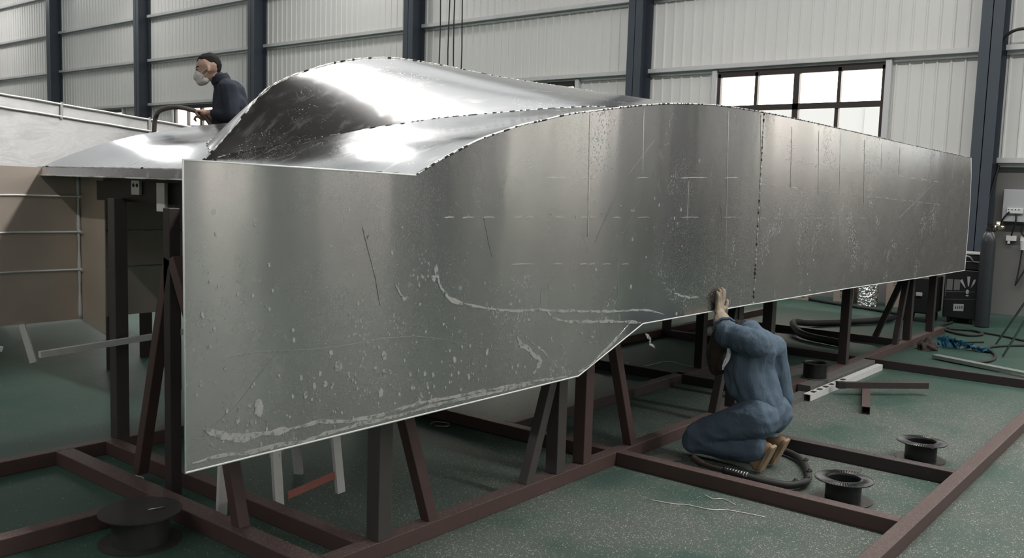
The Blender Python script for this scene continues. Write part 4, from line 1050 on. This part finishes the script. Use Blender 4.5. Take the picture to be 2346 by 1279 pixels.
# hair, hood and scarf
blob('hair', [(hd+V((0, -.035, .035)), hd+V((0, -.02, .05)), .085, .08), (hd+V((-.01, -.08, .02)), hd+V((.01, -.06, .06)), .05, .05)], .010, 2, 'hair', wk, lambda p: .010*noise.noise(p*60))
blob('welding_hood', [(hd+V((0, .05, .01)), hd+V((0, .09, -.10)), .098, .085), (hd+V((0, .09, -.10)), hd+V((0, .10, -.19)), .082, .055), (hd+V((-.02, .0, -.05)), hd+V((-.02, .05, -.16)), .075, .06)], .010, 4, 'leather', wk, folds(.006, 16, 30))
bm = new()
rows = []
for i in range(9):
    t = i/8; c = V((4.965+.02*math.sin(t*5), 2.345+.02*t, .735-.13*t)); w = .012*math.sin(PI*min(1, .12+t*.9))+.003
    rows.append([c+V((-.004*math.sin(j*2.1+i), (j/4-.5)*2*w, 0)) for j in range(5)])
sheet(bm, rows, .003); obj('white_cloth', bm, 'cloth_white', wk, True)

# ------------------------------------------------------------------ man standing behind the hull
u = V((-.849, .529, 0)); v = V((.529, .849, 0)); ez = V((0, 0, 1))
def mp(a, b, z): return V((4.6, 7.0, 0))+u*a+v*b+ez*z
mn = thing('person', 'man in navy jacket and white face mask standing behind the hull holding a hose', 'person', mp(0, 0, .98))
H = mp(.165, 0, 2.60)
hv = (u*.94-ez*.34).normalized()     # he looks down along the hose
bd = [(mp(-.03, 0, 1.95), mp(-.03, 0, 2.20), .12, .12), (mp(-.03, 0, 2.2), mp(-.03, 0, 2.40), .12, .10), (mp(.03, 0, 2.44), mp(.10, 0, 2.53), .058, .055),
      (H+ez*.02, H+ez*.02-hv*.02, .096, .092), (H+hv*.02, H+hv*.045-ez*.075, .082, .052), (H+hv*.095-ez*.005, H+hv*.105-ez*.03, .013, .017),
      (H-v*.088-u*.005, H-v*.092-u*.005-ez*.03, .014, .011), (H+v*.088, H+v*.092-ez*.03, .014, .011),
      (mp(.0, -.17, 2.42), mp(-.02, -.20, 2.20), .05, .044), (mp(-.02, -.20, 2.2), mp(.14, -.13, 2.215), .042, .031),
      (mp(.0, .17, 2.42), mp(-.02, .20, 2.2), .05, .044), (mp(-.02, .2, 2.2), mp(.15, .12, 2.19), .042, .031),
      (mp(-.03, -.09, 1.9), mp(.0, -.1, 1.45), .08, .06), (mp(0, -.1, 1.45), mp(-.02, -.1, 1.04), .058, .042), (mp(-.03, .09, 1.9), mp(.0, .1, 1.45), .08, .06), (mp(0, .1, 1.45), mp(-.02, .1, 1.04), .058, .042)]
# near hand closed round the hose
hb = mp(.20, -.11, 2.215)
bd += [(mp(.14, -.13, 2.215), hb, .030, .034, (1, 1, .8)), (hb-v*.02, hb+v*.02, .030, .030)]
for k in range(4): bd += finger(hb+u*.025+v*(-.032+.021*k)+ez*.012, [tuple(u*.026+ez*.002), tuple(u*.012-ez*.026), tuple(-u*.02-ez*.014)], .0105, .009)
bd += finger(hb-v*.03+u*.0, [tuple(u*.03-v*.012+ez*.01), tuple(u*.028+v*.004-ez*.006)], .012, .0095)
hb2 = mp(.21, .10, 2.19)
bd += [(mp(.15, .12, 2.19), hb2, .03, .034), ]
for k in range(4): bd += finger(hb2+u*.025+v*(-.032+.021*k), [tuple(u*.028), tuple(u*.014-ez*.024), tuple(-u*.018-ez*.014)], .0105, .009)
bd += finger(hb2-v*.03, [tuple(u*.03-v*.012), tuple(u*.026)], .012, .0095)
blob('body', bd, .0075, 4, 'skin', mn)
jm = [(mp(-.03, 0, 1.90), mp(-.03, 0, 2.15), .165, .170, (1, 1, 1)), (mp(-.03, -.02, 2.15), mp(-.02, 0, 2.38), .165, .145), (mp(-.03, -.07, 2.28), mp(-.03, .07, 2.28), .14, .14),
      (mp(.0, -.13, 2.43), mp(.0, .13, 2.43), .085, .085), (mp(.03, 0, 2.45), mp(.065, 0, 2.515), .085, .070),
      (mp(.0, -.15, 2.42), mp(-.02, -.20, 2.21), .085, .072), (mp(-.02, -.2, 2.2), mp(.10, -.15, 2.21), .072, .048),
      (mp(.0, .15, 2.42), mp(-.02, .2, 2.21), .085, .072), (mp(-.02, .2, 2.2), mp(.11, .14, 2.195), .072, .048)]
blob('jacket', jm, .010, 4, 'navy', mn, folds(.006, 9, 20))
bm = new(); cc = mp(.058, 0, 2.515); ax = (ez*.92+u*.38).normalized(); _, a1, a2 = frame_axes(ax)
for rr_, h_ in ((.076, 0),):
    lo = [cc+(a1*math.cos(2*PI*k/28)+a2*math.sin(2*PI*k/28))*.084-ax*.02 for k in range(29)]; hi = [cc+(a1*math.cos(2*PI*k/28)+a2*math.sin(2*PI*k/28))*.074+ax*.035 for k in range(29)]
    sheet(bm, [lo, [p.lerp(q, .5)+(p-cc).normalized()*.004 for p, q in zip(lo, hi)], hi], .006)
obj('collar', bm, 'navy', mn)
blob('trousers', [(mp(-.03, 0, 1.86), mp(-.03, 0, 1.95), .15, .15), (mp(-.03, -.09, 1.85), mp(0, -.1, 1.45), .10, .085), (mp(0, -.1, 1.45), mp(-.02, -.1, 1.08), .085, .075), (mp(-.03, .09, 1.85), mp(0, .1, 1.45), .10, .085), (mp(0, .1, 1.45), mp(-.02, .1, 1.08), .085, .075)], .014, 3, 'navy', mn)
for s in (-.1, .1): blob('shoe', [(mp(-.05, s, 1.03), mp(.14, s, 1.02), .045, .038)], .012, 3, 'black_rubber', mn, None, [(V((0, 0, .982)), V((0, 0, -1)))])
blob('hair', [(H+ez*.045-hv*.025, H+ez*.052+hv*.005, .088, .082), (H-hv*.045+ez*.02, H-hv*.052-ez*.005, .080, .068), (H+ez*.078+hv*.070, H+ez*.088+hv*.01, .024, .044)], .007, 2, 'hair', mn, lambda p: .003*noise.noise(p*90))
mk = blob('face_mask', [(H+hv*.047-ez*.042, H+hv*.090-ez*.050, .066, .036), (H+hv*.040-ez*.072, H+hv*.058-ez*.090, .060, .044)], .007, 3, 'mask', mn, None)
bm = new()
for s in (-1, 1):
    tube(bm, smooth_path([H+hv*.06-ez*.03+v*.062*s, H+hv*.02-ez*.01+v*.086*s, H-hv*.015+ez*.015+v*.094*s]), .003, 6)
    tube(bm, smooth_path([H+hv*.05-ez*.08+v*.055*s, H+hv*.015-ez*.05+v*.080*s, H-hv*.015-ez*.03+v*.094*s]), .003, 6)
obj('ear_loop', bm, 'mask', mk)
for s in (-1, 1):
    bm = new(); bmesh.ops.create_icosphere(bm, subdivisions=2, radius=.011, matrix=Matrix.Translation(H+hv*.086+ez*.010+v*.034*s)); obj('eye', bm, 'hair', mn)
    bm = new(); tube(bm, [H+hv*.098+ez*.030+v*.014*s, H+hv*.092+ez*.036+v*.036*s, H+hv*.074+ez*.032+v*.060*s], .0055, 6); obj('eyebrow', bm, 'hair', mn)
bm = new(); extrude_poly(bm, [(0, 0), (.035, .004), (.035, .016), (0, .012)], lambda a, b, t: mp(.065-a*.4, -.178-a*.5-t*.2, 2.235+b), .004); obj('sleeve_badge', bm, 'decal', mn)
bm = new(); tube(bm, smooth_path([mp(.60, .34, 1.0), mp(.62, .36, 1.6), mp(.615, .36, 2.08), mp(.59, .33, 2.205), mp(.54, .08, 2.232), mp(.44, -.06, 2.25), mp(.34, -.11, 2.24), mp(.22, -.11, 2.205), mp(.15, -.115, 2.13), mp(.13, -.13, 2.05), mp(.15, -.14, 1.75), mp(.3, -.1, 1.2), mp(.45, 0, 1.0)]), .020, 10)
based('air_hose', bm, 'hose', mp(.2, -.11, 1.0), 'grey-brown hose arching through the hand of the man behind the hull', 'hose')

pf = thing('work_platform', 'low steel work platform carrying the man behind the hull', 'platform', (4.6, 7.0, 0))
bm = new(); box(bm, (3.7, 6.35, .93), (5.4, 7.5, .98)); obj('deck', bm, 'offcut', pf)
for x in (3.75, 5.35):
    for y in (6.4, 7.45):
        bm = new(); box(bm, (x-.025, y-.025, 0), (x+.025, y+.025, .93)); obj('leg', bm, 'primer_dark', pf)

# ------------------------------------------------------------------ daylight
w = bpy.data.worlds.new('overcast_sky'); S.world = w; w.use_nodes = True
nt = w.node_tree; nt.nodes.clear()
bg = nt.nodes.new('ShaderNodeBackground'); bg.inputs[0].default_value = (1.0, .90, .79, 1); bg.inputs[1].default_value = 7.0
ou = nt.nodes.new('ShaderNodeOutputWorld'); nt.links.new(bg.outputs[0], ou.inputs[0])

# ------------------------------------------------------------------ camera
cam = bpy.data.cameras.new('camera'); co = bpy.data.objects.new('camera', cam); COL.objects.link(co)
cam.sensor_width = 36; cam.lens = 36*2064.11/2346; cam.clip_end = 300
R0 = (0.632553, -0.773917, 0.030494)
R1 = (-0.058433, -0.086945, -0.994498)
R2 = (0.772310, 0.627290, -0.100219)
co.matrix_world = Matrix(((R0[0], -R1[0], -R2[0], 0), (R0[1], -R1[1], -R2[1], 0), (R0[2], -R1[2], -R2[2], 1.65), (0, 0, 0, 1)))
S.camera = co
